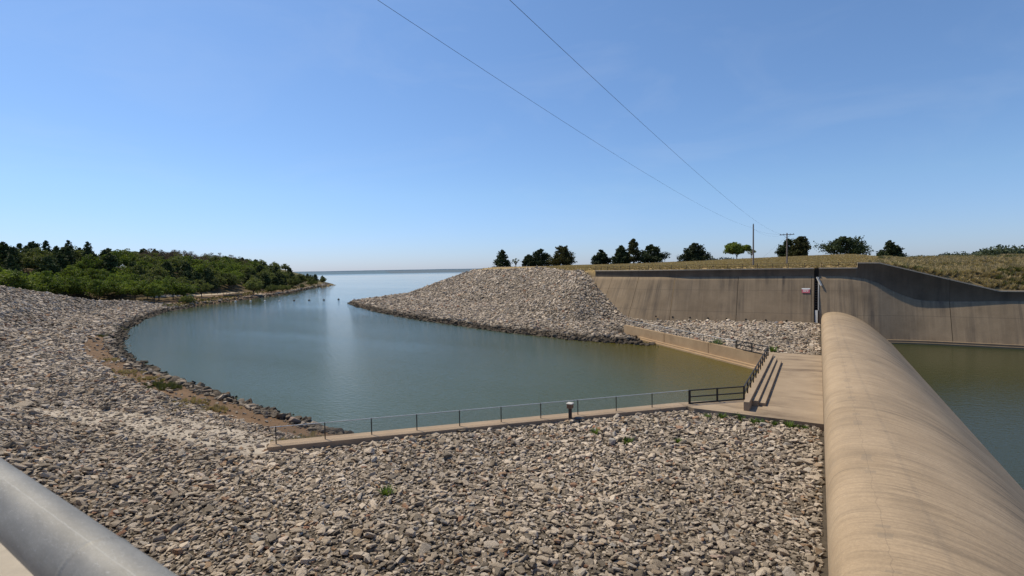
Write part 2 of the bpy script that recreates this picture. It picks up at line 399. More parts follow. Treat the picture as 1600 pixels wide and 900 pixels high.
_zb = [float(p[2] + 0.22 * max(0, np.interp(p[0], ztop_x, ztop_z) - p[2] - 1.2)) / 1.0 for p in _bp]      # the parapet's foot; its shadow falls a little lower
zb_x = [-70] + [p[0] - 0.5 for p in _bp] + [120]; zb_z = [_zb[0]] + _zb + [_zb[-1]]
def ztop(X): return np.interp(X, ztop_x, ztop_z)
def zbnd(X): return np.interp(X, zb_x, zb_z)
BAT = 0.47

def plateau(x, y):
    z = 12.55 + sstep(107, 180, y) * (1.0 + 1.9 * sstep(-70, 30, x)) + 0.25 * (fbm(x, y, 30, 3) - 0.5)
    yw, _ = wall_path(x)
    z = z - 1.7 * sstep(6, 20, x)
    lim = ztop(x) - 0.12 + np.maximum(0, y - yw - 0.8) * (0.12 + 0.26 * sstep(4, 14, x)) + 0.8 * (fbm(x, y, 9, 5) - 0.5) * sstep(9, 16, x) * sstep(1, 6, y - yw)
    rough = 1.6 * (fbm(x, y, 16, 6) - 0.45) * sstep(10, 25, x)
    return np.minimum(z + rough, lim)

def bench(ds, k=1.0):
    return np.interp(ds, [-30, 0, 1.6, 5, 9, 14, 40], [-6, 0, 0.75, 1.25, 1.75, 2.1, 2.9])

def terrain(x, y, full=False):
    x = np.asarray(x, float); y = np.asarray(y, float); P = np.stack([x.ravel(), y.ravel()], 1); X, Y = P[:, 0], P[:, 1]
    wat = inside(P, W); dW, _, _ = seg_dist(P, W, True)
    dN, iN, _ = seg_dist(P, NEARL); dFr, _, _ = seg_dist(P, FARL)
    farside = ((Y > 56) & (dFr < dN)) | ((Y > 56) & (X > -33)) | ((X > -5) & (Y > 56))
    nb = inside(P, NB); dNB, _, _ = seg_dist(P, NB, True); dNB = np.where(nb, 0, dNB)
    # near bank
    dK, iK, tK = seg_dist(P, K[:, :2]); zK = K[iK, 2] * (1 - tK) + K[np.minimum(iK + 1, len(K) - 1), 2] * tK
    rise = np.maximum(0, dN - 14.0) * (0.41 + 0.17 * sstep(105, 150, -X)) * sstep(24, 44, -X)
    z_near = np.minimum(bench(dN) + rise, np.maximum(zK - np.maximum(0, dK - 60) / 3, bench(dN))) 
    z_near = np.where(X > -33, np.minimum(z_near, 1.62 + 0.5 * sstep(30, 8, Y) + np.maximum(0, -26 - X) * 0.3), z_near)
    # wooded peninsula
    dtip = np.hypot(X - tip[0], Y - tip[1])
    hill = 14.5 * sstep(14, 70, dN) * sstep(4, 75, dtip) * sstep(-2, 45, dNB) * (0.8 + 0.4 * fbm(X, Y, 60, 2))
    z_pen = np.minimum(bench(dN), 0.4 + dW * 0.3) + np.minimum(hill, dW * 0.4)
    z_n = np.where(nb, z_near, np.maximum(z_pen, z_near * sstep(26, 4, dNB)))
    # far bank
    pl = plateau(X, Y); yw, _ = wall_path(X)
    ease = np.interp(dFr, [0, 10, 21, 200], [0, 0, 1.1, 1.1 + 179 * .40])
    steep = np.maximum(0, dFr - 10.0) * 0.46
    risef = (steep + (ease - steep) * sstep(48, 78, -X)) * sstep(29, 40, -X)
    z_f = np.minimum(bench(dFr) + risef, pl)
    z_flat = 1.66 + 0.75 * sstep(72, 102, Y) + np.maximum(0, -31 - X) * 0.42
    z_f = np.where(X > -45, np.minimum(z_f, np.maximum(z_flat, z_f * sstep(34, 45, -X))), z_f)
    z_f = np.where((Y > yw + 0.55) & (X > -50), pl, z_f)
    z = np.where(farside, z_f, z_n)
    # basin below the weir
    z = np.where((X > 3.0) & (Y < YF + 0.5), -3.5, z)
    z = np.where(wat, np.maximum(-5, -dW * 0.5), z)
    # the slab and the kerb walkway stand in the ground
    z = np.where((X > -9.5) & (X <= 1.2) & (Y > 40.4) & (Y < 71.2) & ~wat, 1.2, z)
    z = np.where((X > 1.2) & (Y < YF + 0.5), np.minimum(z, 0.6), z)
    ka, ko = (P - KA) @ kd, (P - KA) @ kn
    z = np.where((ka > 8.5) & (ka < np.linalg.norm(KB - KA) + 1) & (ko > 0.35) & (ko < 2.6), -2.0, z)
    z = np.where((ka > -1) & (ka < 8.5) & (ko > -0.9) & (ko < 2.2), np.clip(z, 1.45, 1.72), z)
    fa_, fo = (P - FA) @ fd, (P - FA) @ fnl
    z = np.where((fa_ > -2) & (fa_ < flen - 5.5) & (fo > -2.5) & (fo < 0.30), np.minimum(z, -2.0), z)
    z = np.where((X > -7.0) & (X < -4.7) & (Y > 45) & (Y < 68.4), -2.0, z)
    far_off = sstep(400, 900, np.hypot(X, Y))
    z = np.where(~wat, z * (1 - far_off) + (12.5 + 3 * fbm(X, Y, 400, 8)) * far_off, z)
    if full: return z.reshape(x.shape), dict(wat=wat, dN=dN, dF=dFr, nb=nb, far=farside, yw=yw, dW=dW)
    return z.reshape(x.shape)

def at_ground(px, py):
    z = 2.0
    for _ in range(25):
        q = atz(px, py, z); z = 0.5 * z + 0.5 * float(terrain(q[0], q[1]))
    return q
TRACK = np.array([at_ground(*q)[:2] for q in [(-60, 628), (0, 632), (120, 645), (250, 663), (340, 681), (424, 699)]])

# ------------------------------------------------------------------ ground sheet
def spaced(lo, hi, step, lo2, hi2, g=1.13):
    c = list(np.arange(lo, hi, step)); s = step; v = hi
    while v < hi2: c.append(v); s *= g; v += s
    s = step; v = lo - step
    while v > lo2: c.insert(0, v); s *= g; v -= s
    return np.array(c)
gx = spaced(-260, 44, 0.75, -20000, 20000); gy = spaced(-24, 170, 0.75, -4000, 22000)
GX, GY = np.meshgrid(gx, gy); GZ, info = terrain(GX, GY, True)
GZ = GZ - 0.0
nx, ny = len(gx), len(gy)
idx = np.arange(nx * ny).reshape(ny, nx)
quads = np.stack([idx[:-1, :-1], idx[:-1, 1:], idx[1:, 1:], idx[1:, :-1]], -1).reshape(-1, 4)
gm = np_mesh('ground', np.stack([GX.ravel(), GY.ravel(), GZ.ravel()], 1), quads, smooth=True)
def ground_colors(X, Y, Z, i):
    X, Y, Z = X.ravel(), Y.ravel(), Z.ravel(); n = len(X); c = np.zeros((n, 3))
    rip = np.array([0.085, 0.069, 0.053]); soil = np.array([0.15, 0.094, 0.055]); dry = np.array([0.30, 0.215, 0.10]); woods = np.array([0.10, 0.075, 0.04]); rough = np.array([0.19, 0.145, 0.075]); sand = np.array([0.19, 0.125, 0.082])  # rip is kept dark to paint the shade in the stone gaps
    c[:] = woods
    c[i['nb']] = rip
    pen_m = ~i['nb'] & ~i['far']; k = sstep(22, 9, i['dN']) * pen_m; c += k[:, None] * (sand - c)
    k = sstep(14, 24, -X) * sstep(0.4, 1.6, i['dN']) * sstep(6.6, 4.8, i['dN'] + 1.5 * (fbm(X, Y, 5, 4) - 0.5)) * i['nb']; c += k[:, None] * (soil * (0.7 + 0.6 * fbm(X, Y, 4, 9))[:, None] - c)
    bd, _, _ = seg_dist(np.stack([X, Y], 1), TRACK); k = sstep(3.3, 1.4, bd + 2.2 * (fbm(X, Y, 5, 4) - .5)) * i['nb']; c += k[:, None] * (np.array([0.40, 0.345, 0.285]) - c)
    f = i['far']; c[f] = rip
    pm = f & (Z > plateau(X, Y) - 0.02); c[pm] = dry
    k = pm * sstep(6, 13, X + 5 * (fbm(X, Y, 12, 1) - 0.5)) * sstep(320, 160, Y); c += k[:, None] * (rough - c)
    fo = sstep(300, 700, np.hypot(X, Y)) * ~i['wat']; c += fo[:, None] * (np.array([0.12, 0.12, 0.05]) - c)
    return c
gc = ground_colors(GX, GY, GZ, info)
ca = gm.color_attributes.new('ground_tone', 'FLOAT_COLOR', 'POINT')
ca.data.foreach_set('color', np.concatenate([gc, np.ones((len(gc), 1))], 1).astype(np.float32).ravel())
t = MT('ground', 0.95, 0.15); at = t.n('ShaderNodeAttribute'); at.attribute_name = 'ground_tone'; p = t.pos()
c = t.mix(1.0, at.outputs['Color'], t.ramp(t.noise(p, 0.5, 6, 0.65), [(0.3, 0.7), (0.7, 1.25)]), 'MULTIPLY')
c = t.mix(1.0, c, t.ramp(t.noise(p, 5.0, 5, 0.7), [(0.3, 0.75), (0.7, 1.2)]), 'MULTIPLY')
t.color(c); t.bump(t.noise(p, 3.0, 8, 0.7), 0.6, 0.12); M['ground'] = t.m
tag(add_obj('ground', gm, None, M['ground']), kind='structure')

# ------------------------------------------------------------------ water
b = MB(); b.add([(-60000, -3000, 0), (0.4, -3000, 0), (0.4, 60, 0), (0.4, 100.2, 0), (0.4, 45000, 0), (-60000, 45000, 0)], [(0, 1, 2, 3, 4, 5)])
tag(b.build('lake_water', M['lake']), kind='structure')
b = MB(); b.add([(6, 2, -0.2), (140, 2, -0.2), (140, YF - 1, -0.2), (6, YF - 1, -0.2)], [(0, 1, 2, 3)])
tag(b.build('basin_water', M['basin']), kind='structure')

# low hills across the lake
vs = []; fs = []
N = 160
for k in range(N):
    a = -0.9 + 1.7 * k / (N - 1); p = camxy(math.sin(a) * 13000, math.cos(a) * 13000); q = camxy(math.sin(a) * 14500, math.cos(a) * 14500); r2 = camxy(math.sin(a) * 16000, math.cos(a) * 16000)
    h = 14 + 18 * float(fbm(k * 9.0, 3.0, 60, 4))
    vs += [(*p, -2), (*q, h), (*r2, -2)]
    if k: 
        i0 = 3 * (k - 1); fs += [(i0, i0 + 3, i0 + 4, i0 + 1), (i0 + 1, i0 + 4, i0 + 5, i0 + 2)]
t = MT('haze_tinted_hills', 0.95, 0.1); t.color(t.mix(t.noise(t.pos(), 0.004, 5), (0.06, 0.10, 0.155), (0.09, 0.14, 0.20))); M['hills'] = t.m  # distance haze put into the hills' blue colour
b = MB(); b.add(vs, fs); tag(b.build('far_shore_hills', M['hills']), kind='structure')

# ------------------------------------------------------------------ the weir
prof = [(0.42, -3.0), (0.36, 1.0), (0.34, 2.4), (0.36, 3.2), (0.46, 3.72), (0.68, 4.08), (1.05, 4.32), (1.6, 4.46), (2.3, 4.52), (3.1, 4.46), (4.1, 4.22),
        (5.2, 3.8), (6.2, 3.25), (7.2, 2.5), (8.2, 1.6), (9.2, 0.6), (10.2, -0.35), (11.4, -1.4), (13.0, -2.4)]
pr = np.array(prof); cum = np.concatenate([[0], np.cumsum(np.hypot(*np.diff(pr, axis=0).T))])
tt = np.concatenate([np.linspace(0, cum[3], 6), np.linspace(cum[3], cum[10], 24)[1:], np.linspace(cum[10], cum[-1], 24)[1:]])
# smooth the polyline
px_ = np.interp(tt, cum, pr[:, 0]); pz_ = np.interp(tt, cum, pr[:, 1])
for _ in range(3):
    px_[6:-1] = (px_[5:-2] + 2 * px_[6:-1] + px_[7:]) / 4; pz_[6:-1] = (pz_[5:-2] + 2 * pz_[6:-1] + pz_[7:]) / 4
ys = np.arange(3.0, 105.01, 1.0)
vv = np.array([(px_[j], y, pz_[j]) for y in ys for j in range(len(tt))]); uvw = np.array([(y, tt[j]) for y in ys for j in range(len(tt))])
nj = len(tt); ii = np.arange(len(ys) * nj).reshape(len(ys), nj)
q = np.stack([ii[:-1, :-1], ii[:-1, 1:], ii[1:, 1:], ii[1:, :-1]], -1).reshape(-1, 4)
wm = np_mesh('spillway_weir', vv, q, uvw, smooth=True)
# weir finish: flow streaks and a ragged patched seam near the crest
t = MT('weir_concrete', 0.85, 0.25); p = t.pos(); uv = t.uv()
sx = t.n('ShaderNodeSeparateXYZ'); t.l(uv, sx.inputs[0])
base = t.mix(t.ramp(t.noise(p, 0.3, 6, 0.6), [(0.3, 0.0), (0.7, 1.0)]), (0.325, 0.24, 0.157), (0.41, 0.308, 0.208))
base = t.mix(0.5, base, t.ramp(t.noise(p, 11.0, 6, 0.75), [(0.25, 0.3), (0.75, 0.7)]), 'OVERLAY')
st = t.math('MULTIPLY', t.ramp(t.noise(t.scaled(uv, (1.5, 0.11, 1)), 1.0, 8, 0.75, 0.7), [(0.46, 0.0), (0.70, 1.0)]), t.ramp(t.noise(t.scaled(uv, (0.10, 0.16, 1)), 1.0, 4, 0.6, 0.6), [(0.40, 0.08), (0.62, 1.0)]))
down = t.ramp(t.math('DIVIDE', sx.outputs[1], 16.0), [(0.30, 0.15), (0.55, 0.8), (0.9, 1.0)])
base = t.mix(t.math('MULTIPLY', t.math('MULTIPLY', st, down), 1.0), base, (0.095, 0.075, 0.056))
fine = t.ramp(t.noise(t.scaled(uv, (7.0, 0.35, 1)), 1.0, 4, 0.6, 0.2), [(0.48, 0.0), (0.72, 1.0)])
base = t.mix(t.math('MULTIPLY', t.math('MULTIPLY', fine, down), 0.68), base, (0.16, 0.125, 0.09))
blot = t.ramp(t.noise(t.scaled(uv, (0.22, 0.30, 1)), 1.0, 6, 0.65, 0.4), [(0.50, 0.0), (0.72, 1.0)])
base = t.mix(t.math('MULTIPLY', blot, 0.34), base, (0.17, 0.135, 0.10))
# spots and scuffs
sp = t.ramp(t.noise(t.scaled(uv, (2.0, 3.5, 1)), 2.2, 3, 0.5), [(0.70, 0.0), (0.74, 1.0)])
base = t.mix(t.math('MULTIPLY', sp, 0.35), base, (0.52, 0.44, 0.35))
# patched seam
wob = t.math('MULTIPLY', t.math('SUBTRACT', t.noise(t.scaled(uv, (0.8, 0.001, 1)), 1.0, 5, 0.6), 0.5), 0.55)
dd = t.math('ABSOLUTE', t.math('SUBTRACT', t.math('ADD', sx.outputs[1], wob), 8.35))
patch = t.math('MULTIPLY', t.math('LESS_THAN', t.math('ADD', dd, t.math('MULTIPLY', t.noise(t.scaled(uv, (3.0, 6.0, 1)), 1.0, 3), 0.22)), 0.30), t.ramp(t.noise(t.scaled(uv, (0.7, 0.001, 1)), 1.0, 3, 0.6), [(0.54, 0.0), (0.555, 1.0)]))
base = t.mix(t.math('MULTIPLY', patch, 0.42), base, (0.21, 0.17, 0.128))
seam = t.math('LESS_THAN', dd, 0.014)
base = t.mix(t.math('MULTIPLY', seam, 0.28), base, (0.12, 0.09, 0.07))
# cross joints every ~10.4 m
jf = t.math('ABSOLUTE', t.math('SUBTRACT', t.math('FRACT', t.math('DIVIDE', sx.outputs[0], 10.4)), 0.42))
jm = t.math('LESS_THAN', jf, 0.0022)
base = t.mix(t.math('MULTIPLY', jm, 0.45), base, (0.10, 0.08, 0.06))
t.color(base); t.bump(t.math('ADD', t.noise(p, 3.0, 8, 0.7), t.math('MULTIPLY', patch, 0.2)), 0.3, 0.06)
M['weir'] = t.m
tag(add_obj('spillway_weir', wm, None, M['weir']), 'long rounded tan concrete overflow weir between the two abutment walls', 'weir')

# ------------------------------------------------------------------ far abutment wall
wall = empty('abutment_wall', (0, YF, 0))
tag(wall, 'tall stained concrete spillway wall with battered face and shaded parapet across the channel', 'wall')
def pX(px, py=440): return float(atY(px, py, YF)[0])
def panel(name, x0, x1, upper, mat):
    xs = [x0]; 
    extra = sorted([x for x in list(ztop_x) + list(zb_x) if x0 + 0.02 < x < x1 - 0.02] + list(np.arange(x0 + 0.9, x1 - 0.3, 0.9)))
    xs = np.array([x0] + extra + [x1])
    yw, s = wall_path(xs); nrm = np.stack([-s, -np.ones_like(s)], 1) / np.sqrt(1 + s * s)[:, None]
    al = np.concatenate([[0], np.cumsum(np.hypot(np.diff(xs), np.diff(yw)))]) + x0
    rows = []; uvs = []
    zt, zb = ztop(xs), zbnd(xs)
    if upper:      # vertical parapet: front face, coping lip, top, back
        prof_ = [(0.02, zb - 0.05), (0.02, zt - 0.22), (0.07, zt - 0.20), (0.07, zt), (-0.42, zt), (-0.42, zb - 0.4)]
    else:
        prof_ = [(0.0, zb), (0.03, zb)] + [(0.03 + BAT * (zb * (1 - f) + f * 2.0 - 0) * 0 + BAT * (zb - (zb * (1 - f) + f * (-1.6))), zb * (1 - f) + f * (-1.6)) for f in np.linspace(0.06, 1, 16)]
    vsl = []; uvl = []
    for (o, z) in prof_:
        o = np.broadcast_to(np.asarray(o, float), xs.shape); z = np.broadcast_to(np.asarray(z, float), xs.shape)
        vsl.append(np.stack([xs + nrm[:, 0] * o, yw + nrm[:, 1] * o - YF, z], 1)); uvl.append(np.stack([al, z], 1))
    V = np.concatenate(vsl); U = np.concatenate(uvl); n = len(xs); r = len(prof_)
    I = np.arange(n * r).reshape(r, n); Q = np.stack([I[:-1, :-1], I[1:, :-1], I[1:, 1:], I[:-1, 1:]], -1).reshape(-1, 4)
    me = np_mesh(name, V, Q, U, smooth=False)
    bm = bmesh.new(); bm.from_mesh(me)
    bm.to_mesh(me); bm.free()
    if upper:
        rows = []
        for (o, dz) in ((0.09, -0.20), (0.09, -0.11), (-0.05, 0.012), (-0.46, 0.012), (-0.46, -0.15)): rows.append(np.stack([xs + nrm[:, 0] * o, yw + nrm[:, 1] * o - YF, zt + dz], 1))
        I = np.arange(n * 5).reshape(5, n); Qc = np.stack([I[:-1, :-1], I[1:, :-1], I[1:, 1:], I[:-1, 1:]], -1).reshape(-1, 4)
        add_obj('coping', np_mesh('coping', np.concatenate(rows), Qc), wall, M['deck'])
    return add_obj(name, me, wall, mat)
SL0, SL1 = pX(1272.2), pX(1279.2)              # ladder slot
joints = [-50, -40, -33, pX(1055), pX(1154), pX(1268), SL0]
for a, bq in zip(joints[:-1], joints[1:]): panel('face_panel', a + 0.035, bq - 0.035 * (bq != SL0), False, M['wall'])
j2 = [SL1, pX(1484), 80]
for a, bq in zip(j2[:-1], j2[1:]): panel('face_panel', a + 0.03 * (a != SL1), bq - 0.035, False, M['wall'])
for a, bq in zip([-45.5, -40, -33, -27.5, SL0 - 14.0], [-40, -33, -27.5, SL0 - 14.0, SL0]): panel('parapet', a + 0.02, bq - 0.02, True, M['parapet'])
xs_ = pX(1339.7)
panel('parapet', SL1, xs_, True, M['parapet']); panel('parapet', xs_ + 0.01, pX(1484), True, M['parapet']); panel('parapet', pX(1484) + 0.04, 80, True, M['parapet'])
b = MB()                                         # backing behind the joints and the slot
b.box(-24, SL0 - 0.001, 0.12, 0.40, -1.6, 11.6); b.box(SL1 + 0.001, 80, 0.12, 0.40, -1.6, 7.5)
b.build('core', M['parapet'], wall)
b = MB(); y0 = 1.0
b.add([(SL0, -4.9, 1.2), (SL0, 0.6, 1.2), (SL0, 0.6, 12.05), (SL0, -0.02, 12.05), (SL0, -0.02, zbnd(SL0)), (SL0, -5, 0.0)], [(0, 1, 2, 3, 4, 5)])
b.add([(SL1, -4.9, 1.2), (SL1, 0.6, 1.2), (SL1, 0.6, 12.05), (SL1, -0.02, 12.05), (SL1, -0.02, zbnd(SL1)), (SL1, -5, 0.0)], [(5, 4, 3, 2, 1, 0)])
b.add([(SL0, 0.6, 12.05), (SL1, 0.6, 12.05), (SL1, 0.55, 10.8), (SL0, 0.55, 10.8), (SL1, -2.9, 1.2), (SL0, -2.9, 1.2)], [(0, 1, 2, 3), (3, 2, 4, 5)])
t = MT('shade_darkened_slot', 0.95, 0.1); t.color(t.mix(t.noise(t.pos(), 2.0), (0.03, 0.025, 0.022), (0.055, 0.047, 0.04))); M['slot'] = t.m  # shade of the recess deepened in the lining's colour
b.build('slot_lining', M['slot'], wall)
# stepped footing at the basin waterline
yb = lambda z, X: YF - 0.03 - BAT * (zbnd(X) - z)
b = MB(); xs = np.linspace(8.0, 78, 36)
for i in range(len(xs) - 1):
    x0, x1 = xs[i], xs[i + 1]
    for (off, zt_) in ((0.55, 0.30), (1.05, 0.02)):
        v = []
        for x in (x0, x1):
            y = yb(zt_, x) - YF
            v += [(x, y + 0.5, zt_), (x, y - off, zt_), (x, y - off, zt_ - 0.9)]
        b.add(v, [(0, 1, 4, 3), (1, 2, 5, 4)])
b.build('footing', M['wall'], wall)
b = MB()                                         # drain outlets along the foot
for x in np.arange(-28, -2, 3.3):
    yy, s_ = wall_path(x); z = 2.75; b.box(x - 0.12, x + 0.12, float(yb(z, x) - YF) - 0.06, float(yb(z, x) - YF) + 0.2, z - 0.1, z + 0.16)
b.build('drain_outlet', M['slot'], wall)

# ladder in the slot
lad = empty('ladder', ((SL0 + SL1) / 2, YF, 2.4)); tag(lad, 'dark steel ladder set in the vertical slot of the tall wall', 'ladder')
def slope_pt(z, x, off=0.0): return Vector((x, float(yb(z, x)) + off - YF, z))
xc = (SL0 + SL1) / 2
for sgn in (-1, 1):
    b = MB(); b.bar(slope_pt(2.3, xc, 0.25) + Vector((-xc + sgn * 0.2, 0, -2.4)), slope_pt(10.4, xc, 0.25) + Vector((-xc + sgn * 0.2, 0, -2.4)), 0.06); b.build('rail', M['rail_black'], lad)
for z in np.arange(2.6, 10.3, 0.42):
    b = MB(); q_ = slope_pt(z, xc, 0.22) + Vector((-xc, 0, -2.4)); b.bar(q_ + Vector((-0.2, 0, 0)), q_ + Vector((0.2, 0, 0)), 0.09, 0.10); b.build('rung', M['fencebrown'], lad)
# gauge boards
g = MB(); a_, b_ = slope_pt(2.2, xc, -0.12), slope_pt(4.7, xc, -0.12); g.bar(a_ + Vector((0.02, YF, 0)), b_ + Vector((0.02, YF, 0)), 0.42, 0.06)
go = g.build('gauge_board', M['pale']); tag(go, 'pale upright gauge board at the bottom of the ladder slot', 'gauge')
g = MB(); xg = SL1 - 0.02; g.bar(slope_pt(4.7, xg, -0.06) + Vector((0, YF, 0)), slope_pt(10.4, xg, -0.06) + Vector((0, YF, 0)), 0.14, 0.07)
tag(g.build('gauge_strip', M['pale']), 'thin pale strip running down the edge of the ladder slot', 'strip')
g = MB(); g.bar(slope_pt(10.4, xc + .1, -0.30) + Vector((0, YF, 0)), slope_pt(8.9, xc + .75, -0.34) + Vector((0, YF, 0)), 0.30, 0.20)
tag(g.build('metal_hood', M['pale']), 'short pale slanted metal hood at the top of the ladder slot', 'hood')
# warning sign
sp_ = atY(1259, 454.3, 104.4); zc = float(sp_[2]); sxx = float(sp_[0])
sg = empty('warning_sign', (sxx, float(yb(zc, sxx)) - 0.10, zc)); tag(sg, 'red sign with a white band and white lettering on the tall wall', 'sign')
tilt = math.atan(BAT); sg.rotation_euler = (-tilt, 0, 0)
b = MB(); b.box(-0.62, 0.62, -0.02, 0.02, -0.46, 0.24); b.build('plate', M['red'], sg)
b = MB(); b.box(-0.64, 0.64, -0.03, 0.02, 0.242, 0.46); b.build('header', M['white'], sg)
b = MB(); x = -0.42
for k in range(7): b.box(x, x + 0.09, -0.028, -0.022, 0.04, 0.18); x += 0.12
b.build('text_line', M['white'], sg); b = MB(); x = -0.42
for k in range(8):
    if k != 5: b.box(x, x + 0.075, -0.028, -0.022, -0.19, -0.06)
    x += 0.10
b.build('text_line', M['white'], sg)

# ------------------------------------------------------------------ slab, kerb, low wall, sill steps
SX = -5.3
poly = [(SX, 45.2), (KB[0] + kn[0] * 1.2, KB[1] + kn[1] * 1.2), (KB[0], KB[1]), (-8.2, 40.6), (0.33, 40.5), (0.33, 71.0), (-7.6, 71.0), (-8.6, 71.75), (FA[0] - 2.9, FA[1] + 2.78), (SX, 68.1)]
b = MB(); b.prism(poly, -1.0, ZW)
so_ = b.build('apron_slab', M['slab']); 
def plan_uv(o):
    me = o.data; l = me.uv_layers.new(name='uv'); co = np.array([v.co[:] for v in me.vertices]); li = np.array([x.vertex_index for x in me.loops])
    l.data.foreach_set('uv', co[li][:, :2].astype(np.float32).ravel())
plan_uv(so_); tag(so_, 'flat tan concrete apron slab between the water and the weir', 'slab')
b = MB(); A0 = KA - kd * 0.2; B0 = KB - kd * 0.02
b.prism([tuple(A0), tuple(B0), tuple(B0 + kn * 1.2), tuple(A0 + kn * 1.2)], -1.5, ZW)
tag(b.build('kerb_walkway', M['kerb'], bevel=0.02), 'narrow tan concrete walkway kerb below the chain link fence', 'kerb')
# far low wall
lw = empty('low_retaining_wall', (FA[0], FA[1], 0)); tag(lw, 'low tan concrete retaining wall along the far side of the inlet', 'wall')
def along(px, py): 
    q_ = atz(px, py, ZW)[:2]; return float((q_ - FA) @ fd)
jn = [0.0, along(1179, 557.7), along(1095, 536.6), along(1029.5, 521.5), flen]
for a, e in zip(jn[:-1], jn[1:]):
    v = MB(); P = lambda s, o: tuple((fd * s + fnl * o))
    v.prism([P(a + 0.06, 0), P(e - 0.06, 0), P(e - 0.06, 0.6), P(a + 0.06, 0.6)], -1.6, ZW)
    o = v.build('wall_panel', M['lowwall'], lw); me = o.data; l = me.uv_layers.new(name='uv'); co = np.array([q_.co[:] for q_ in me.vertices]); li = np.array([q_.vertex_index for q_ in me.loops])
    l.data.foreach_set('uv', np.stack([co[li][:, :2] @ fd, co[li][:, 2]], 1).astype(np.float32).ravel())
v = MB()
v.prism([P(0.02, -0.4), P(flen - 6, -0.4), P(flen - 6, -0.003), P(0.02, -0.003)], -1.6, 0.42); v.prism([P(0.02, -0.8), P(flen - 7, -0.8), P(flen - 7, -0.403), P(0.02, -0.403)], -1.6, 0.2)
v.build('footing', M['lowwall'], lw)
v = MB(); v.prism([P(0.02, 0.3), P(flen - 0.1, 0.3), P(flen - 0.1, 0.55), P(0.02, 0.55)], -1.5, ZW - 0.15); v.build('core', M['slot'], lw)
# sill with two steps
sill = empty('stepped_sill', (-4.4, 53, ZW)); tag(sill, 'long concrete sill with two steps down to the apron slab', 'steps')
def longbox(x0, x1, ya, yb_, z0, z1, name, gaps=9):
    b = MB(); e = np.linspace(ya, yb_, gaps + 1)
    for p_, q_ in zip(e[:-1], e[1:]): b.box(x0 + 4.4, x1 + 4.4, p_ + 0.02 - 53, q_ - 0.02 - 53, z0 - ZW, z1 - ZW)
    return b.build(name, M['slab'], sill, bevel=0.015)
longbox(-4.82, -4.42, 41.6, 65.2, ZW + .001, ZW + 0.68, 'top_beam'); longbox(-4.415, -3.97, 43.3, 64.2, ZW + .001, ZW + 0.44, 'step', 7); longbox(-3.965, -3.5, 43.6, 63.7, ZW + .001, ZW + 0.25, 'step', 7)

# ------------------------------------------------------------------ fences
def rail_fence(name, label, pts, h, post_w, rail_w, mat, rails, spacing=None, group=None, posts_at=None):
    pts = [Vector(p) for p in pts]; base = pts[0]; root = empty(name, base); tag(root, label, 'railing', group)
    stations = []
    for a, b_ in zip(pts[:-1], pts[1:]):
        n = max(1, round((b_ - a).length / spacing)); stations += [a.lerp(b_, k / n) for k in range(n)]
    stations.append(pts[-1])
    for s in stations:
        b = MB(); b.bar(s - base - Vector((0, 0, 0.03)), s - base + Vector((0, 0, h + rail_w / 2)), post_w); b.build('post', mat, root)
    for z in rails:
        b = MB()
        for a, b_ in zip(pts[:-1], pts[1:]): b.bar(a - base + Vector((0, 0, z)), b_ - base + Vector((0, 0, z)), rail_w)
        b.build('rail', mat, root)
    return root
c0 = (-8.75, 41.75, ZW); c1 = (SX + 0.12, 45.05, ZW); c2 = (SX + 0.12, 68.0, ZW); c3 = (FA[0] + fd[0] * 5.6 + fnl[0] * .25, FA[1] + fd[1] * 5.6 + fnl[1] * .25, ZW)
rail_fence('pipe_railing', 'black steel railing at the near water corner of the apron', [c0, c1], 1.07, 0.13, 0.085, M['black'], (1.07, 0.56, 0.06), 2.4)
rail_fence('pipe_railing', 'long black steel railing beside the stepped sill', [Vector(c1) + Vector((0, .15, 0)), Vector(c2) - Vector((0, .15, 0))], 1.07, 0.10, 0.085, M['rail_black'], (1.07, 0.56), 2.3)
rail_fence('pipe_railing', 'black steel railing on the low wall at the far corner of the apron', [c2, c3], 1.07, 0.12, 0.085, M['black'], (1.07, 0.56, 0.06), 2.8)

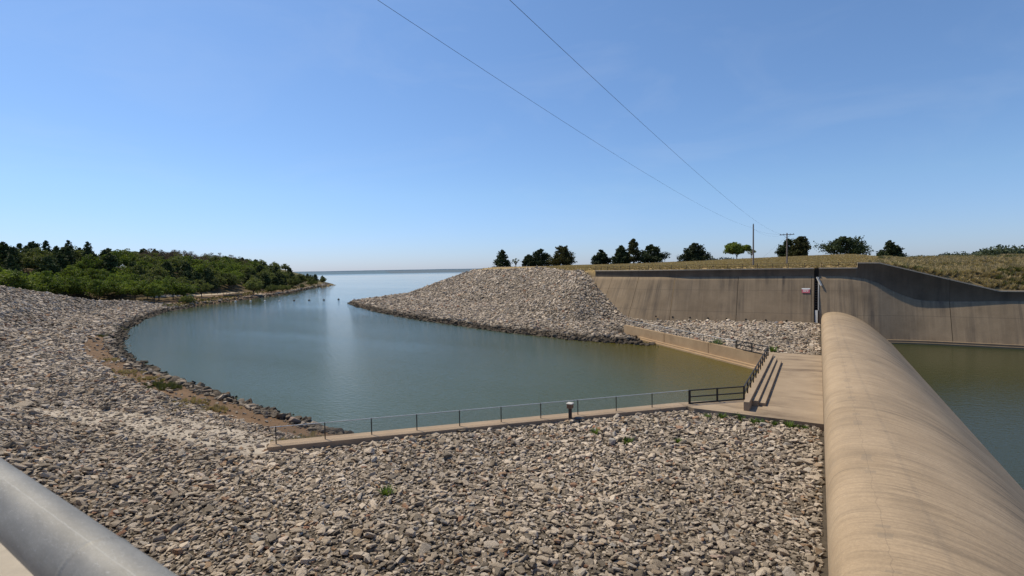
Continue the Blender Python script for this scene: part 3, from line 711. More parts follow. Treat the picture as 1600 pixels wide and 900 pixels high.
def chain_link(name, label, a, b_, h, spacing, mesh=0.075, wr=0.0022, posts=None, top=0.028):
    a, b_ = Vector(a), Vector(b_); L = (b_ - a).length; d = (b_ - a) / L; root = empty(name, a); tag(root, label, 'fence')
    ss = posts if posts is not None else list(np.linspace(0, L, max(2, round(L / spacing) + 1)))
    for s in ss:
        b = MB(); b.tube([d * s - Vector((0, 0, .05)), d * s + Vector((0, 0, h))], 0.036, 8); b.build('post', M['rail_black'], root)
    b = MB(); b.tube([Vector((0, 0, h - .02)) + d * 0, Vector((0, 0, h - .02)) + d * L], top, 6); b.build('top_rail', M['wire_galv'], root)
    # woven wire: two sets of crossing ribbons
    n = int(L / mesh); z0, z1 = 0.05, h - 0.03; run = (z1 - z0)
    V = []; Q = []
    side = d.cross(Vector((0, 0, 1)))
    for sgn in (1, -1):
        for k in range(-int(run / mesh) - 1, n + int(run / mesh) + 1):
            s0 = k * mesh; s1 = s0 + sgn * run; za, zb = z0, z1
            if s0 < 0 and s1 < 0 or s0 > L and s1 > L: continue
            def clip(s0, za, s1, zb):
                for lim, lo in ((0.0, True), (L, False)):
                    for _ in (0, 1):
                        if (s0 < lim) if lo else (s0 > lim):
                            f = (lim - s0) / (s1 - s0); s0, za = lim, za + (zb - za) * f
                        s0, za, s1, zb = s1, zb, s0, za
                return s0, za, s1, zb
            s0, za, s1, zb = clip(s0, za, s1, zb)
            p_, q_ = d * s0 + Vector((0, 0, za)), d * s1 + Vector((0, 0, zb)); ax = (q_ - p_)
            if ax.length < 0.02: continue
            ax.normalize(); e1 = ax.cross(side).normalized() * wr; e2 = side * wr
            base = len(V); V += [p_ + e1, p_ - e1 * .5 + e2, p_ - e1 * .5 - e2, q_ + e1, q_ - e1 * .5 + e2, q_ - e1 * .5 - e2]
            Q += [(base, base + 1, base + 4, base + 3), (base + 1, base + 2, base + 5, base + 4), (base + 2, base, base + 3, base + 5)]
    me = np_mesh('wire_mesh', [tuple(v) for v in V], Q); add_obj('wire_mesh', me, root, M['galv'])
    return root
ca_ = KA + kn * 0.55 - kd * 0.1; cb_ = np.array(c0[:2]) - kd * 0.15
cbx = KB + kn * 0.55
post_px = [430, 507, 580, 651, 718, 783, 845, 903, 963, 1019]
Lk = float((np.array(c0[:2]) - ca_) @ kd)
def s_on(px):
    d_ = ray(px, 650)[:2]; # intersect plan line
    A_ = np.array([[kd[0], -d_[0]], [kd[1], -d_[1]]]); return float(np.linalg.solve(A_, -ca_)[0])
ss = [max(0.0, s_on(x)) for x in post_px] + [Lk - 0.1]
chain_link('chain_link_fence', 'chain link fence along the near kerb walkway above the water', (*ca_, ZW), (*(ca_ + kd * (Lk - 0.1)), ZW), 1.12, 3, posts=ss)
p0 = Vector(c3); e_ = FA + fd * (flen - 0.2) + fnl * 0.25
chain_link('chain_link_fence', 'thin wire fence on top of the far low retaining wall', (c3[0] + fd[0] * .2, c3[1] + fd[1] * .2, ZW), (*e_, ZW), 1.0, 3.2, mesh=0.12)

# railing on the coping of the far wall
fx = np.array([-46, -38, -31, -26, -23, -10, pX(1338)]); fy, _ = wall_path(fx)
rail_fence('rail_fence', 'rusty brown post and rail fence along the top of the tall wall', [(x, y + 0.75, float(min(ztop(x), plateau(x, y + 0.9))) - 0.02) for x, y in zip(fx, fy)], 1.0, 0.08, 0.05, M['fencebrown'], (0.97, 0.5), 2.5)

# marker post and hatch on the kerb
mp = atz(891, 652.5, ZW); mp = Vector((mp[0], mp[1], ZW)); mk = empty('marker_post', mp); tag(mk, 'dark marker post with a boxy white capped head on the kerb walkway', 'post')
b = MB(); b.box(-.10, .10, -.10, .10, -.05, .72); b.build('post', M['dark_post'], mk, bevel=.01)
b = MB(); b.box(-.19, .19, -.19, .19, .70, 1.0); b.box(.19, .24, -.03, .03, .82, .9); b.build('head', M['brownwood'], mk, bevel=.01)
b = MB(); b.box(-.23, .23, -.23, .23, 1.003, 1.09); b.build('cap', M['pale'], mk, bevel=.025)
hp = atz(905, 654, ZW); b = MB(); b.lathe((hp[0], hp[1], ZW + 0.002), [(0.36, 0), (0.36, 0.05), (0.30, 0.07)], 18)
tag(b.build('hatch_cover', M['rail_black']), 'round dark hatch cover on the kerb beside the capped post', 'hatch cover')

# ------------------------------------------------------------------ near deck and pipe handrail
b = MB(); b.box(-60, 13, -9, 1.22, 10.6, 11.4); tag(b.build('abutment_deck', M['deck']), kind='structure')
nw = MB(); nw.add([(-45, 0.6, 10.6), (13, 0.6, 10.6), (13, 5.4, 0.0), (-45, 5.4, 0.0), (-45, -9, 10.6), (13, -9, 10.6), (13, -9, -3), (-45, -9, -3), (13, 5.9, -3), (-45, 5.9, -3)],
                  [(0, 3, 2, 1), (3, 9, 8, 2), (4, 5, 6, 7), (1, 2, 8, 6, 5), (0, 4, 7, 9, 3)])
tag(nw.build('near_abutment_wall', M['wall']), 'battered concrete abutment wall below the viewing deck', 'wall')
rr, ry, rz = 0.0450, 0.2985, 12.9 - 0.412
hr = empty('pipe_handrail', (-0.9, ry, 11.4), R(-2.5)); tag(hr, 'thick dull galvanised pipe handrail in the near foreground', 'handrail')
t = MT('scuffed_galvanised_pipe', 0.6, 0.35); o_ = t.obj()
base = t.mix(t.ramp(t.noise(t.scaled(o_, (3, 9, 9)), 2.0, 6, 0.65), [(0.3, 0.0), (0.7, 1.0)]), (0.16, 0.153, 0.142), (0.26, 0.25, 0.235))
scr = t.ramp(t.noise(t.scaled(o_, (30, 120, 120)), 2.5, 6, 0.8, 1.6), [(0.56, 0.0), (0.70, 1.0)])
sxa = t.n('ShaderNodeSeparateXYZ'); t.l(o_, sxa.inputs[0])
axl = t.math('LESS_THAN', t.math('ABSOLUTE', t.math('ADD', sxa.outputs[1], t.math('ADD', 0.004, t.math('MULTIPLY', t.noise(t.scaled(o_, (14, 0.01, 0.01)), 1.0, 4), 0.004)))), 0.0006)
scr = t.math('MAXIMUM', scr, t.math('MULTIPLY', axl, t.ramp(t.noise(t.scaled(o_, (25, 1, 1)), 1.0, 6), [(0.25, 0.1), (0.75, 0.6)])))
base = t.mix(t.math('MULTIPLY', scr, 0.6), base, (0.52, 0.54, 0.56))
base = t.mix(t.ramp(t.noise(o_, 260.0, 4, 0.7), [(0.45, 0.0), (0.8, 0.5)]), base, (0.12, 0.12, 0.115))
sx_ = t.n('ShaderNodeSeparateXYZ'); t.l(o_, sx_.inputs[0])
t.color(base); t.b.inputs['Metallic'].default_value = 0.2
t.bump(t.math('ADD', t.noise(o_, 90.0, 8, 0.75), t.math('MULTIPLY', scr, 0.5)), 0.25, 0.002); M['pipe'] = t.m
b = MB(); b.tube([(-9, 0, rz - 11.4), (0.040, 0, rz - 11.4)], rr, 64, cap=False); ra = b.build('rail', M['pipe'], hr, smooth=True)
b = MB(); b.tube([(0.0425, 0, rz - 11.4), (10, 0, rz - 11.4)], rr, 64, cap=False); b.build('rail', M['pipe'], hr, smooth=True)
b = MB(); b.tube([(0.03, 0, rz - 11.4), (0.038, 0, rz - 11.4), (0.0415, 0, rz - 11.4), (0.045, 0, rz - 11.4), (0.053, 0, rz - 11.4)], [rr * 0.985, rr + 0.0006, rr + 0.0013, rr + 0.0006, rr * 0.985], 64, cap=False)
b.build('weld', M['pipe'], hr, smooth=True)
for x in (-5.5, -2.6, 1.6, 4.5):
    b = MB(); b.tube([(x, 0, 0), (x, 0, rz - 11.4 - rr * 0.8)], 0.038, 16); b.build('post', M['pipe'], hr, smooth=True)

# ------------------------------------------------------------------ scatter (stuff)
def scatter(name, pts, rot, scl, idx_, coll, kind='stuff'):
    me = bpy.data.meshes.new(name); me.vertices.add(len(pts)); me.vertices.foreach_set('co', np.asarray(pts, np.float32).ravel())
    for nm, ty, arr, ch in (('rot', 'FLOAT_VECTOR', rot, 'vector'), ('scl', 'FLOAT_VECTOR', scl, 'vector'), ('idx', 'INT', idx_, 'value')):
        a = me.attributes.new(nm, ty, 'POINT'); a.data.foreach_set(ch, np.asarray(arr, np.int32 if ty == 'INT' else np.float32).ravel())
    o = bpy.data.objects.new(name, me); COL.objects.link(o); o['kind'] = kind
    ng = bpy.data.node_groups.new(name, 'GeometryNodeTree')
    ng.interface.new_socket('Geometry', in_out='INPUT', socket_type='NodeSocketGeometry'); ng.interface.new_socket('Geometry', in_out='OUTPUT', socket_type='NodeSocketGeometry')
    N = ng.nodes; gi, go_ = N.new('NodeGroupInput'), N.new('NodeGroupOutput')
    ip = N.new('GeometryNodeInstanceOnPoints'); ci = N.new('GeometryNodeCollectionInfo'); ci.inputs['Collection'].default_value = coll
    ci.inputs['Separate Children'].default_value = True; ci.inputs['Reset Children'].default_value = True
    def na(n_, ty):
        q_ = N.new('GeometryNodeInputNamedAttribute'); q_.data_type = ty; q_.inputs['Name'].default_value = n_; return q_.outputs['Attribute']
    er = N.new('FunctionNodeEulerToRotation'); L = ng.links
    L.new(na('rot', 'FLOAT_VECTOR'), er.inputs[0]); L.new(er.outputs[0], ip.inputs['Rotation']); L.new(na('scl', 'FLOAT_VECTOR'), ip.inputs['Scale'])
    L.new(na('idx', 'INT'), ip.inputs['Instance Index']); ip.inputs['Pick Instance'].default_value = True
    L.new(gi.outputs[0], ip.inputs['Points']); L.new(ci.outputs[0], ip.inputs['Instance']); L.new(ip.outputs[0], go_.inputs[0])
    md = o.modifiers.new('scatter', 'NODES'); md.node_group = ng
    return o
stones = bpy.data.collections.new('stone_kinds'); NS = 16
for k in range(NS):
    r_ = random.Random(100 + k); bm = bmesh.new()
    fl = r_.uniform(0.19, 0.44); el = r_.uniform(0.40, 0.86)
    for _ in range(20):
        v = Vector((r_.gauss(0, 1), r_.gauss(0, 1), r_.gauss(0, 1))).normalized()
        pw = 0.55                              # towards a blocky outline
        v = Vector([math.copysign(abs(c_) ** pw, c_) for c_ in v])
        bm.verts.new((v.x * 0.5 * r_.uniform(.70, 1.08), v.y * 0.5 * el * r_.uniform(.70, 1.08), v.z * 0.5 * fl))
    res = bmesh.ops.convex_hull(bm, input=bm.verts)
    bmesh.ops.delete(bm, geom=[g_ for g_ in res['geom_interior'] if isinstance(g_, bmesh.types.BMVert)], context='VERTS')
    me = bpy.data.meshes.new('stone'); bm.to_mesh(me); bm.free(); me.materials.append(M['stone'])
    stones.objects.link(bpy.data.objects.new('stone_%02d' % k, me))

def stone_field(name, poly, keep, dens_size, seed, sink=0.10):
    """dens_size(dist) -> cell size; jittered grid in plan over poly"""
    r_ = np.random.default_rng(seed); lo, hi = poly.min(0), poly.max(0); out = []
    for (d0, d1, cell) in dens_size:
        xs, ys = np.arange(lo[0], hi[0], cell), np.arange(lo[1], hi[1], cell); A, B = np.meshgrid(xs, ys)
        p_ = np.stack([A.ravel(), B.ravel()], 1) + r_.uniform(-.5, .5, (A.size, 2)) * cell * 1.1
        dist = np.hypot(p_[:, 0], p_[:, 1]); p_ = p_[(dist >= d0) & (dist < d1)]
        v = np.stack([p_ @ _R[:2], p_ @ _F[:2]], 1); p_ = p_[(v[:, 1] > 3) & (np.abs(v[:, 0]) < 1.12 * v[:, 1] + 4)]
        p_ = p_[inside(p_, poly)]; p_ = p_[keep(p_, r_)]
        s = cell * np.clip(r_.lognormal(0.30, 0.42, len(p_)), .5, 3.6); out.append(np.concatenate([p_, s[:, None]], 1))
    o = np.concatenate(out); x, y, s = o.T; z = terrain(x, y); e = 0.6
    gxx = (terrain(x + e, y) - z) / e; gyy = (terrain(x, y + e) - z) / e
    gxx, gyy = np.clip(gxx, -.7, .7), np.clip(gyy, -.7, .7); n = len(x)
    rot = np.stack([np.arctan(gyy) + r_.normal(0, .27, n), -np.arctan(gxx) + r_.normal(0, .27, n), np.zeros(n)], 1)
    rz = r_.uniform(0, 6.283, n)
    # yaw first, then tilt: fold yaw into the euler by using tilt about world axes (XYZ euler keeps tilt when yaw is small, so yaw goes into variants)
    ct, stt = np.cos(rz), np.sin(rz)
    rx = rot[:, 0] * ct + rot[:, 1] * stt; ry2 = -rot[:, 0] * stt + rot[:, 1] * ct
    rot = np.stack([rx, ry2, rz], 1)
    scl = np.stack([s * r_.uniform(.85, 1.25, n), s * r_.uniform(.8, 1.1, n), s * r_.uniform(.8, 1.2, n)], 1)
    pts = np.stack([x, y, z + s * (0.12 + r_.uniform(-.13, .17, n))], 1)
    ob = scatter(name, pts, rot, scl, r_.integers(0, NS, n), stones)
    print(name, n); return ob
def on_struct(p_):
    x, y = p_.T; ka = (p_ - KA) @ kd; ko = (p_ - KA) @ kn
    k = (ka > -0.3) & (ka < np.linalg.norm(KB - KA) + .5) & (ko > -0.12) & (ko < 2.0)
    k |= (x > -8.9) & (y > 40.3) & (y < 71.1) & (x < .4)
    fa_ = (p_ - FA) @ fd; fo = (p_ - FA) @ fnl; k |= (fa_ > -3) & (fa_ < flen) & (fo < 0.72) & (fo > -1.2) & (fa_ < flen - 11)
    k |= (fa_ > -3) & (fa_ < flen) & (fo < 0.72) & (fo > -0.1)
    return k
def keep_near(p_, r_):
    d, _, _ = seg_dist(p_, NEARL); x, y = p_.T
    nz = fbm(x, y, 5, 4)
    soil = (-x > 18) & (d > 0.9) & (d + 1.3 * (nz - .5) < 5.0 - 0.9 * sstep(-44, -34, x)) & (x > -122)
    k = r_.uniform(size=len(p_)) < np.where(soil, 0.07, 1.0)
    bd, _, _ = seg_dist(p_, TRACK); k &= r_.uniform(size=len(p_)) > 0.88 * sstep(3.0, 1.5, bd + 2.2 * (nz - .5))    # a track of fine gravel along the bench
    return k & ~on_struct(p_) & (x < 0.15)
keepfar = lambda p_, r_: ~on_struct(p_) & ((p_[:, 1] < wall_path(p_[:, 0])[0] + 0.4) | (p_[:, 0] < -49)) & (p_[:, 0] < 0.15) & (terrain(p_[:, 0], p_[:, 1]) < plateau(p_[:, 0], p_[:, 1]) - 0.04)
tag(stone_field('riprap_stones', NB + 0, keep_near, [(0, 30, .158), (30, 50, .185), (50, 75, .22), (75, 115, .29), (115, 260, .38)], 1), kind='stuff')
FP = np.array([np.asarray(p, float) for p in [(0.1, 71), (0.1, 105), (-24, 108), (-50, 130), (-30, 150), (-60, 200), (-100, 240), nose + (28, 60), nose + (6, 28), nose + (-2, 12)] + far[::-1] + [FA + fd * (flen - 11.5), FA]])
tag(stone_field('riprap_stones', FP, keepfar, [(0, 100, .245), (100, 150, .29), (150, 330, .36)], 2), kind='stuff')
# small gravel on the track
r_ = np.random.default_rng(15); tq = []
for a_, b_ in zip(TRACK[:-1], TRACK[1:]):
    n_ = int(np.linalg.norm(b_ - a_) * 45); f_ = r_.uniform(0, 1, n_)[:, None]; tq.append(a_ + (b_ - a_) * f_ + r_.normal(0, 1.5, (n_, 2)))
tq = np.concatenate(tq); tq = tq[~on_struct(tq)]; n_ = len(tq); s_ = .17 * r_.lognormal(0, .4, n_)
tag(scatter('track_gravel', np.stack([tq[:, 0], tq[:, 1], terrain(tq[:, 0], tq[:, 1]) + s_ * .1], 1), np.stack([r_.normal(0, .25, n_), r_.normal(0, .25, n_), r_.uniform(0, 6.28, n_)], 1), np.stack([s_ * 1.2, s_, s_], 1), r_.integers(0, NS, n_), stones), kind='stuff')
# extra broken rock along the waterline
def edge_rocks(name, L, seed, n, s0, lo=-0.6, hi=1.8):
    r_ = np.random.default_rng(seed); seg = np.linalg.norm(np.diff(L, axis=0), axis=1); cu_ = np.concatenate([[0], np.cumsum(seg)])
    s = r_.uniform(0, cu_[-1], n); x = np.interp(s, cu_, L[:, 0]); y = np.interp(s, cu_, L[:, 1]); off = r_.uniform(lo, hi, n)
    i = np.clip(np.searchsorted(cu_, s) - 1, 0, len(L) - 2); d = np.diff(L, axis=0)[i] / seg[i][:, None]; nn = np.stack([-d[:, 1], d[:, 0]], 1)
    q_ = np.stack([x, y], 1); test = inside(q_ + nn * 1.0, W); sg_ = np.where(test, -1, 1); q_ = q_ + nn * (off * sg_)[:, None] + r_.normal(0, .3, (n, 2))
    q_ = q_[~on_struct(q_)]; m_ = len(q_); sz = s0 * np.clip(r_.lognormal(0, .45, m_), .5, 2.6)
    z = np.maximum(terrain(q_[:, 0], q_[:, 1]), -0.15)
    rot = np.stack([r_.normal(0, .35, m_), r_.normal(0, .35, m_), r_.uniform(0, 6.28, m_)], 1)
    scatter(name, np.stack([q_[:, 0], q_[:, 1], z + sz * .12], 1), rot, np.stack([sz * 1.1, sz, sz * 1.1], 1), r_.integers(0, NS, m_), stones)
edge_rocks('shore_rocks', np.array(near), 5, 4200, 0.55)
edge_rocks('shore_rocks', np.array([FA + fd * (flen - 11.5) - fnl * .3] + far), 6, 3600, 0.6)
edge_rocks('shore_rocks', np.array(pen), 8, 1500, 0.8, -0.6, 3)

# ------------------------------------------------------------------ foliage
def leaf_cards(centers, size, r_, tone, up=0.3):
    """one small bent quad per centre"""
    n = len(centers); a = r_.normal(size=(n, 3)); a /= np.linalg.norm(a, axis=1)[:, None]
    nb_ = r_.normal(size=(n, 3)); nb_[:, 2] += up; b_ = np.cross(a, nb_); b_ /= np.linalg.norm(b_, axis=1)[:, None] + 1e-9
    s = size * r_.uniform(.6, 1.3, n)[:, None]
    v = np.stack([centers - a * s * .5, centers + b_ * s * .32, centers + a * s * .5, centers - b_ * s * .32], 1).reshape(-1, 3)
    f = np.arange(4 * n).reshape(n, 4); return v, f, np.repeat(tone, 4)
def crown_mesh(name, V, Fq, T, mat):
    me = np_mesh(name, V, Fq); a = me.attributes.new('leaf_tone', 'FLOAT', 'POINT'); a.data.foreach_set('value', np.asarray(T, np.float32)); me.materials.append(mat); return me
def cedar(h, wd, seed, mat, leaf=0.34, n=3600, low=0.04, power=0.85, tops=1):
    r_ = np.random.default_rng(seed); C = []; T = []
    nbr = int(h * 14)
    for k in range(nbr):
        f = r_.uniform(low, 1) ** 1.25; z = f * h
        rad = wd * (1 - f) ** power * r_.uniform(.6, 1.15) * (0.86 + 0.14 * min(1, f / 0.10)) + 0.12
        th = r_.uniform(0, 6.283); m_ = max(6, int(n / nbr * (0.5 + rad / wd * 1.2)))
        t_ = r_.uniform(.15, 1, m_) ** .6; spread = 0.10 + 0.16 * rad * (1 - t_ * .6)
        q_ = np.stack([np.cos(th) * rad * t_, np.sin(th) * rad * t_, z + rad * t_ * r_.uniform(.15, .5) - .1 * rad], 1) + r_.normal(size=(m_, 3)) * spread[:, None] * np.array([1, 1, .75])
        C.append(q_); T.append(np.clip(r_.normal(.45, .2) + r_.normal(0, .15, m_), 0, 1))
    for k in range(tops):
        m_ = 50; q_ = np.zeros((m_, 3)); q_[:, 2] = r_.uniform(.8, 1.03, m_) * h; sp = (1.05 - q_[:, 2] / h) * wd * .5; q_[:, :2] = r_.normal(size=(m_, 2)) * sp[:, None]
        if k: q_ += np.array([r_.uniform(-.3, .3) * wd, r_.uniform(-.3, .3) * wd, -h * .08])
        C.append(q_); T.append(np.full(m_, .5))
    C = np.concatenate(C); C[:, 2] = np.maximum(C[:, 2], .05); V, Fq, T2 = leaf_cards(C, leaf, r_, np.concatenate(T))
    cr_ = crown_mesh('crown', V, Fq, T2, mat)
    b = MB(); b.tube([(0, 0, -.4), (0.02, 0, h * .4), (0, 0.03, h * .92)], [.16 + h * .012, .11, .03], 7); 
    for k in range(7):
        th = r_.uniform(0, 6.28); z = r_.uniform(.1, .7) * h; l_ = wd * (1 - z / h) * .8; b.tube([(0, 0, z), (math.cos(th) * l_, math.sin(th) * l_, z + l_ * .35)], [.05, .02], 5)
    tm = bpy.data.meshes.new('trunk'); tm.from_pydata(b.v, [], b.f); tm.update(); tm.materials.append(M['bark'])
    return cr_, tm
def broadleaf(h, wd, seed, mat, leaf=0.36, clumps=46, per=80, bole=.22, dens=1.0, flat=1.0, limbs=True):
    r_ = np.random.default_rng(seed); C = []; T = []; cz = h * (bole + 1) / 2; hz = h * (1 - bole) / 2; cen = []
    for k in range(clumps):
        v = r_.normal(size=3); v /= np.linalg.norm(v); rr_ = r_.uniform(.45, .92)
        if v[2] < -.3: v[2] *= .6
        c_ = np.array([v[0] * wd * rr_, v[1] * wd * rr_, cz + v[2] * hz * rr_]); cen.append(c_)
        cs = r_.uniform(.16, .30) * wd; m_ = int(per * dens * r_.uniform(.6, 1.4)); q_ = r_.normal(size=(m_, 3)); q_ /= np.linalg.norm(q_, axis=1)[:, None]
        q_ *= (r_.uniform(.55, 1.1, m_) * cs)[:, None]; q_[:, 2] *= .72 * flat; C.append(c_ + q_); T.append(np.clip(r_.normal(.5, .22) + r_.normal(0, .12, m_), 0, 1))
    C = np.concatenate(C); V, Fq, T2 = leaf_cards(C, leaf, r_, np.concatenate(T), .6); cr_ = crown_mesh('crown', V, Fq, T2, mat)
    b = MB(); r0 = .06 + h * .022; b.tube([(0, 0, -.5), (.05, .02, h * bole * .6), (.0, .05, h * .55)], [r0, r0 * .75, r0 * .4], 8)
    for k in r_.choice(len(cen), min(len(cen), 16 if limbs else 5), replace=False):
        c_ = cen[k]; z = r_.uniform(bole * .6, .5) * h; b.tube([(0, 0, z), (c_[0] * .5, c_[1] * .5, z + (c_[2] - z) * .6), tuple(c_)], [r0 * .42, r0 * .28, r0 * .1], 5)
    tm = bpy.data.meshes.new('trunk'); tm.from_pydata(b.v, [], b.f); tm.update(); tm.materials.append(M['bark'])
    return cr_, tm
def plant(name, meshes, loc, sc, label, cat, group=None, rz=None, parts=('crown', 'trunk')):
    o = empty(name, loc, random.uniform(0, 6.28) if rz is None else rz); o.scale = sc if isinstance(sc, tuple) else (sc, sc, sc); tag(o, label, cat, group)
    for nm, me in zip(parts, meshes):
        c_ = bpy.data.objects.new(nm, me); COL.objects.link(c_); c_.parent = o
    return o

# --- the row of trees on the grass behind the tall wall: (px centre, base y, top y, half width px, kind, distance, label)
row = [
    (785, 417.5, 390.5, 13, 'cedar', 205, 'compact dark cedar at the open end of the tree row above the stone bank'),
    (806, 417.0, 403.5, 6, 'sapling', 205, 'thin pale sapling beside the endmost dark cedar'),
    (826, 417.0, 398.5, 11, 'cedar', 196, 'low sloping dark cedar on the outer edge of the wide clump'),
    (845, 416.5, 389.5, 19, 'cedar', 196, 'broad dark cedar in the middle of the wide clump above the stone bank'),
    (879, 416.0, 385.5, 17, 'olive', 190, 'bushy olive green cedar joined to the wide dark clump'),
    (939, 414.5, 390.5, 14, 'cedar', 178, 'small dark pointed cedar standing alone where the wall parapet starts'),
    (971, 413.5, 384.0, 13, 'cedar', 172, 'dense dark cedar hugging the tallest pine'),
    (990, 413.5, 374.0, 11, 'pine', 170, 'tallest narrow pine with a bare lower trunk'),
    (1018, 413.0, 383.0, 22, 'cedar', 170, 'wide dark cedar beside the tallest pine'),
    (1084, 411.5, 380.5, 21, 'cedar', 165, 'broad conical dark cedar alone between the pine group and the round green tree'),
    (1110, 410.0, 399.5, 5, 'sapling', 190, 'tiny pale sapling beside the lone conical cedar'),
    (1151, 409.0, 378.5, 20, 'broad', 168, 'round bright green tree with clear trunk near the tall bare pole'),
    (1174, 409.0, 389.0, 10, 'sapling', 172, 'small thin crowned tree behind the tall bare pole'),
    (1232, 408.0, 374.0, 14, 'cedar', 165, 'dark cedar behind the pole with the crossarm'),
    (1250, 408.5, 370.5, 14, 'olive', 160, 'tall olive green cedar just past the crossarm pole'),
    (1320, 405.5, 370.5, 32, 'cedar', 158, 'very wide dark spreading cedar above the wall step'),
    (1391, 403.5, 376.5, 16, 'cedar', 160, 'compact dark cedar beside the rough grassy slope'),
]
for i, (px, yb0, yt, hw, kind, dist, lab) in enumerate(row):
    p_ = atd(px, yb0, dist); z0 = float(terrain(p_[0], p_[1])); top = atd(px, yt, dist)[2]; h = float(top - z0); wd = hw / F * dist
    if kind == 'cedar': ms = cedar(h, wd * 1.22, 40 + i, M['cedar'], leaf=.52, n=6500, low=0.02, power=.74, tops=2)
    elif kind == 'olive': ms = cedar(h, wd * 1.15, 40 + i, M['cedar_olive'], leaf=.52, n=6500, low=0.02, power=.42, tops=3)
    elif kind == 'pine': ms = cedar(h, wd * .95, 40 + i, M['cedar_olive'], leaf=.46, n=4200, low=.16, power=.40, tops=2)
    elif kind == 'broad': ms = broadleaf(h, wd, 40 + i, M['leaf'], leaf=.46, clumps=80, per=90, bole=.16)
    else: ms = broadleaf(h, wd * .95, 40 + i, M['pale_leaf'], leaf=.30, clumps=18, per=34, bole=.45)
    plant({'cedar': 'cedar_tree', 'olive': 'cedar_tree', 'pine': 'pine_tree', 'broad': 'broadleaf_tree', 'sapling': 'sapling'}[kind], ms, (p_[0], p_[1], z0), 1.0, lab, 'tree')

# --- the wood on the peninsula
kinds = {
    'leaf': [broadleaf(8, 4.3, 200 + k, M['leaf'], leaf=.5, clumps=54, per=56, bole=.12) for k in range(4)],
    'leaf2': [broadleaf(7.5, 4.0, 220 + k, M['leaf2'], leaf=.5, clumps=50, per=56, bole=.12) for k in range(3)],
    'cedar': [cedar(8.2, 3.5, 240 + k, M['cedar_wood'], leaf=.55, n=3400, power=.52, tops=3) for k in range(3)],
    'spire': [cedar(8.8, 2.6, 250 + k, M['cedar_wood'], leaf=.5, n=2800, power=.68, tops=2) for k in range(3)],
    'brown': [broadleaf(8.5, 3.6, 260 + k, M['brown_leaf'], leaf=.36, clumps=40, per=34, bole=.25) for k in range(2)],
    'bush': [broadleaf(3.2, 2.3, 280 + k, M['leaf2'], leaf=.36, clumps=30, per=50, bole=.05, limbs=False) for k in range(2)],
}
WL = {'leaf': 'leafy bright green tree', 'leaf2': 'dull olive green tree', 'cedar': 'dark green cedar', 'spire': 'pointed dark green cedar', 'brown': 'brown half bare tree', 'bush': 'low rounded green bush'}
cand = []
r_ = np.random.default_rng(33)
ds = np.array(list(zip(r_.uniform(-40, 520, 9000), r_.uniform(120, 520, 9000) ** 1.0)))
P2 = np.array([camxy((x - 800) / F * d, d) for x, d in ds]); zz, inf = terrain(P2[:, 0], P2[:, 1], True)
dNB, _, _ = seg_dist(P2, NB, True); ok = ~inf['wat'] & ~inf['nb'] & ~inf['far'] & (inf['dN'] > 3.5) & (dNB > 2.5)
chosen = []
# road on the peninsula (kept free of trees)
road_px = [(236, 468.5), (262, 466.5), (300, 463.8), (340, 460.5), (366, 457.8), (400, 456.6), (432, 457.6), (452, 458)]
road = np.array([atz(x, y, 2.25)[:2] for x, y in road_px])
for i in np.argsort(ds[:, 1]):
    if not ok[i]: continue
    p_ = P2[i]; dsh = inf['dN'][i]; d = ds[i, 1]
    rd = seg_dist(p_[None], road)[0][0]
    if rd < 4.2: continue
    sp_min = 5.2 + 0.009 * d if dsh > 22 or dNB[i] < 30 else 8.5
    pxx = ds[i, 0]
    if dsh < 24 and 328 < pxx < 394: continue
    if dsh < 16 and r_.uniform() < (0.86 if 225 < pxx < 470 else 0.5): continue
    if any((p_[0] - q_[0]) ** 2 + (p_[1] - q_[1]) ** 2 < sp_min ** 2 for q_, *_ in chosen): continue
    chosen.append((p_, d, pxx, dsh, zz[i], dNB[i]))
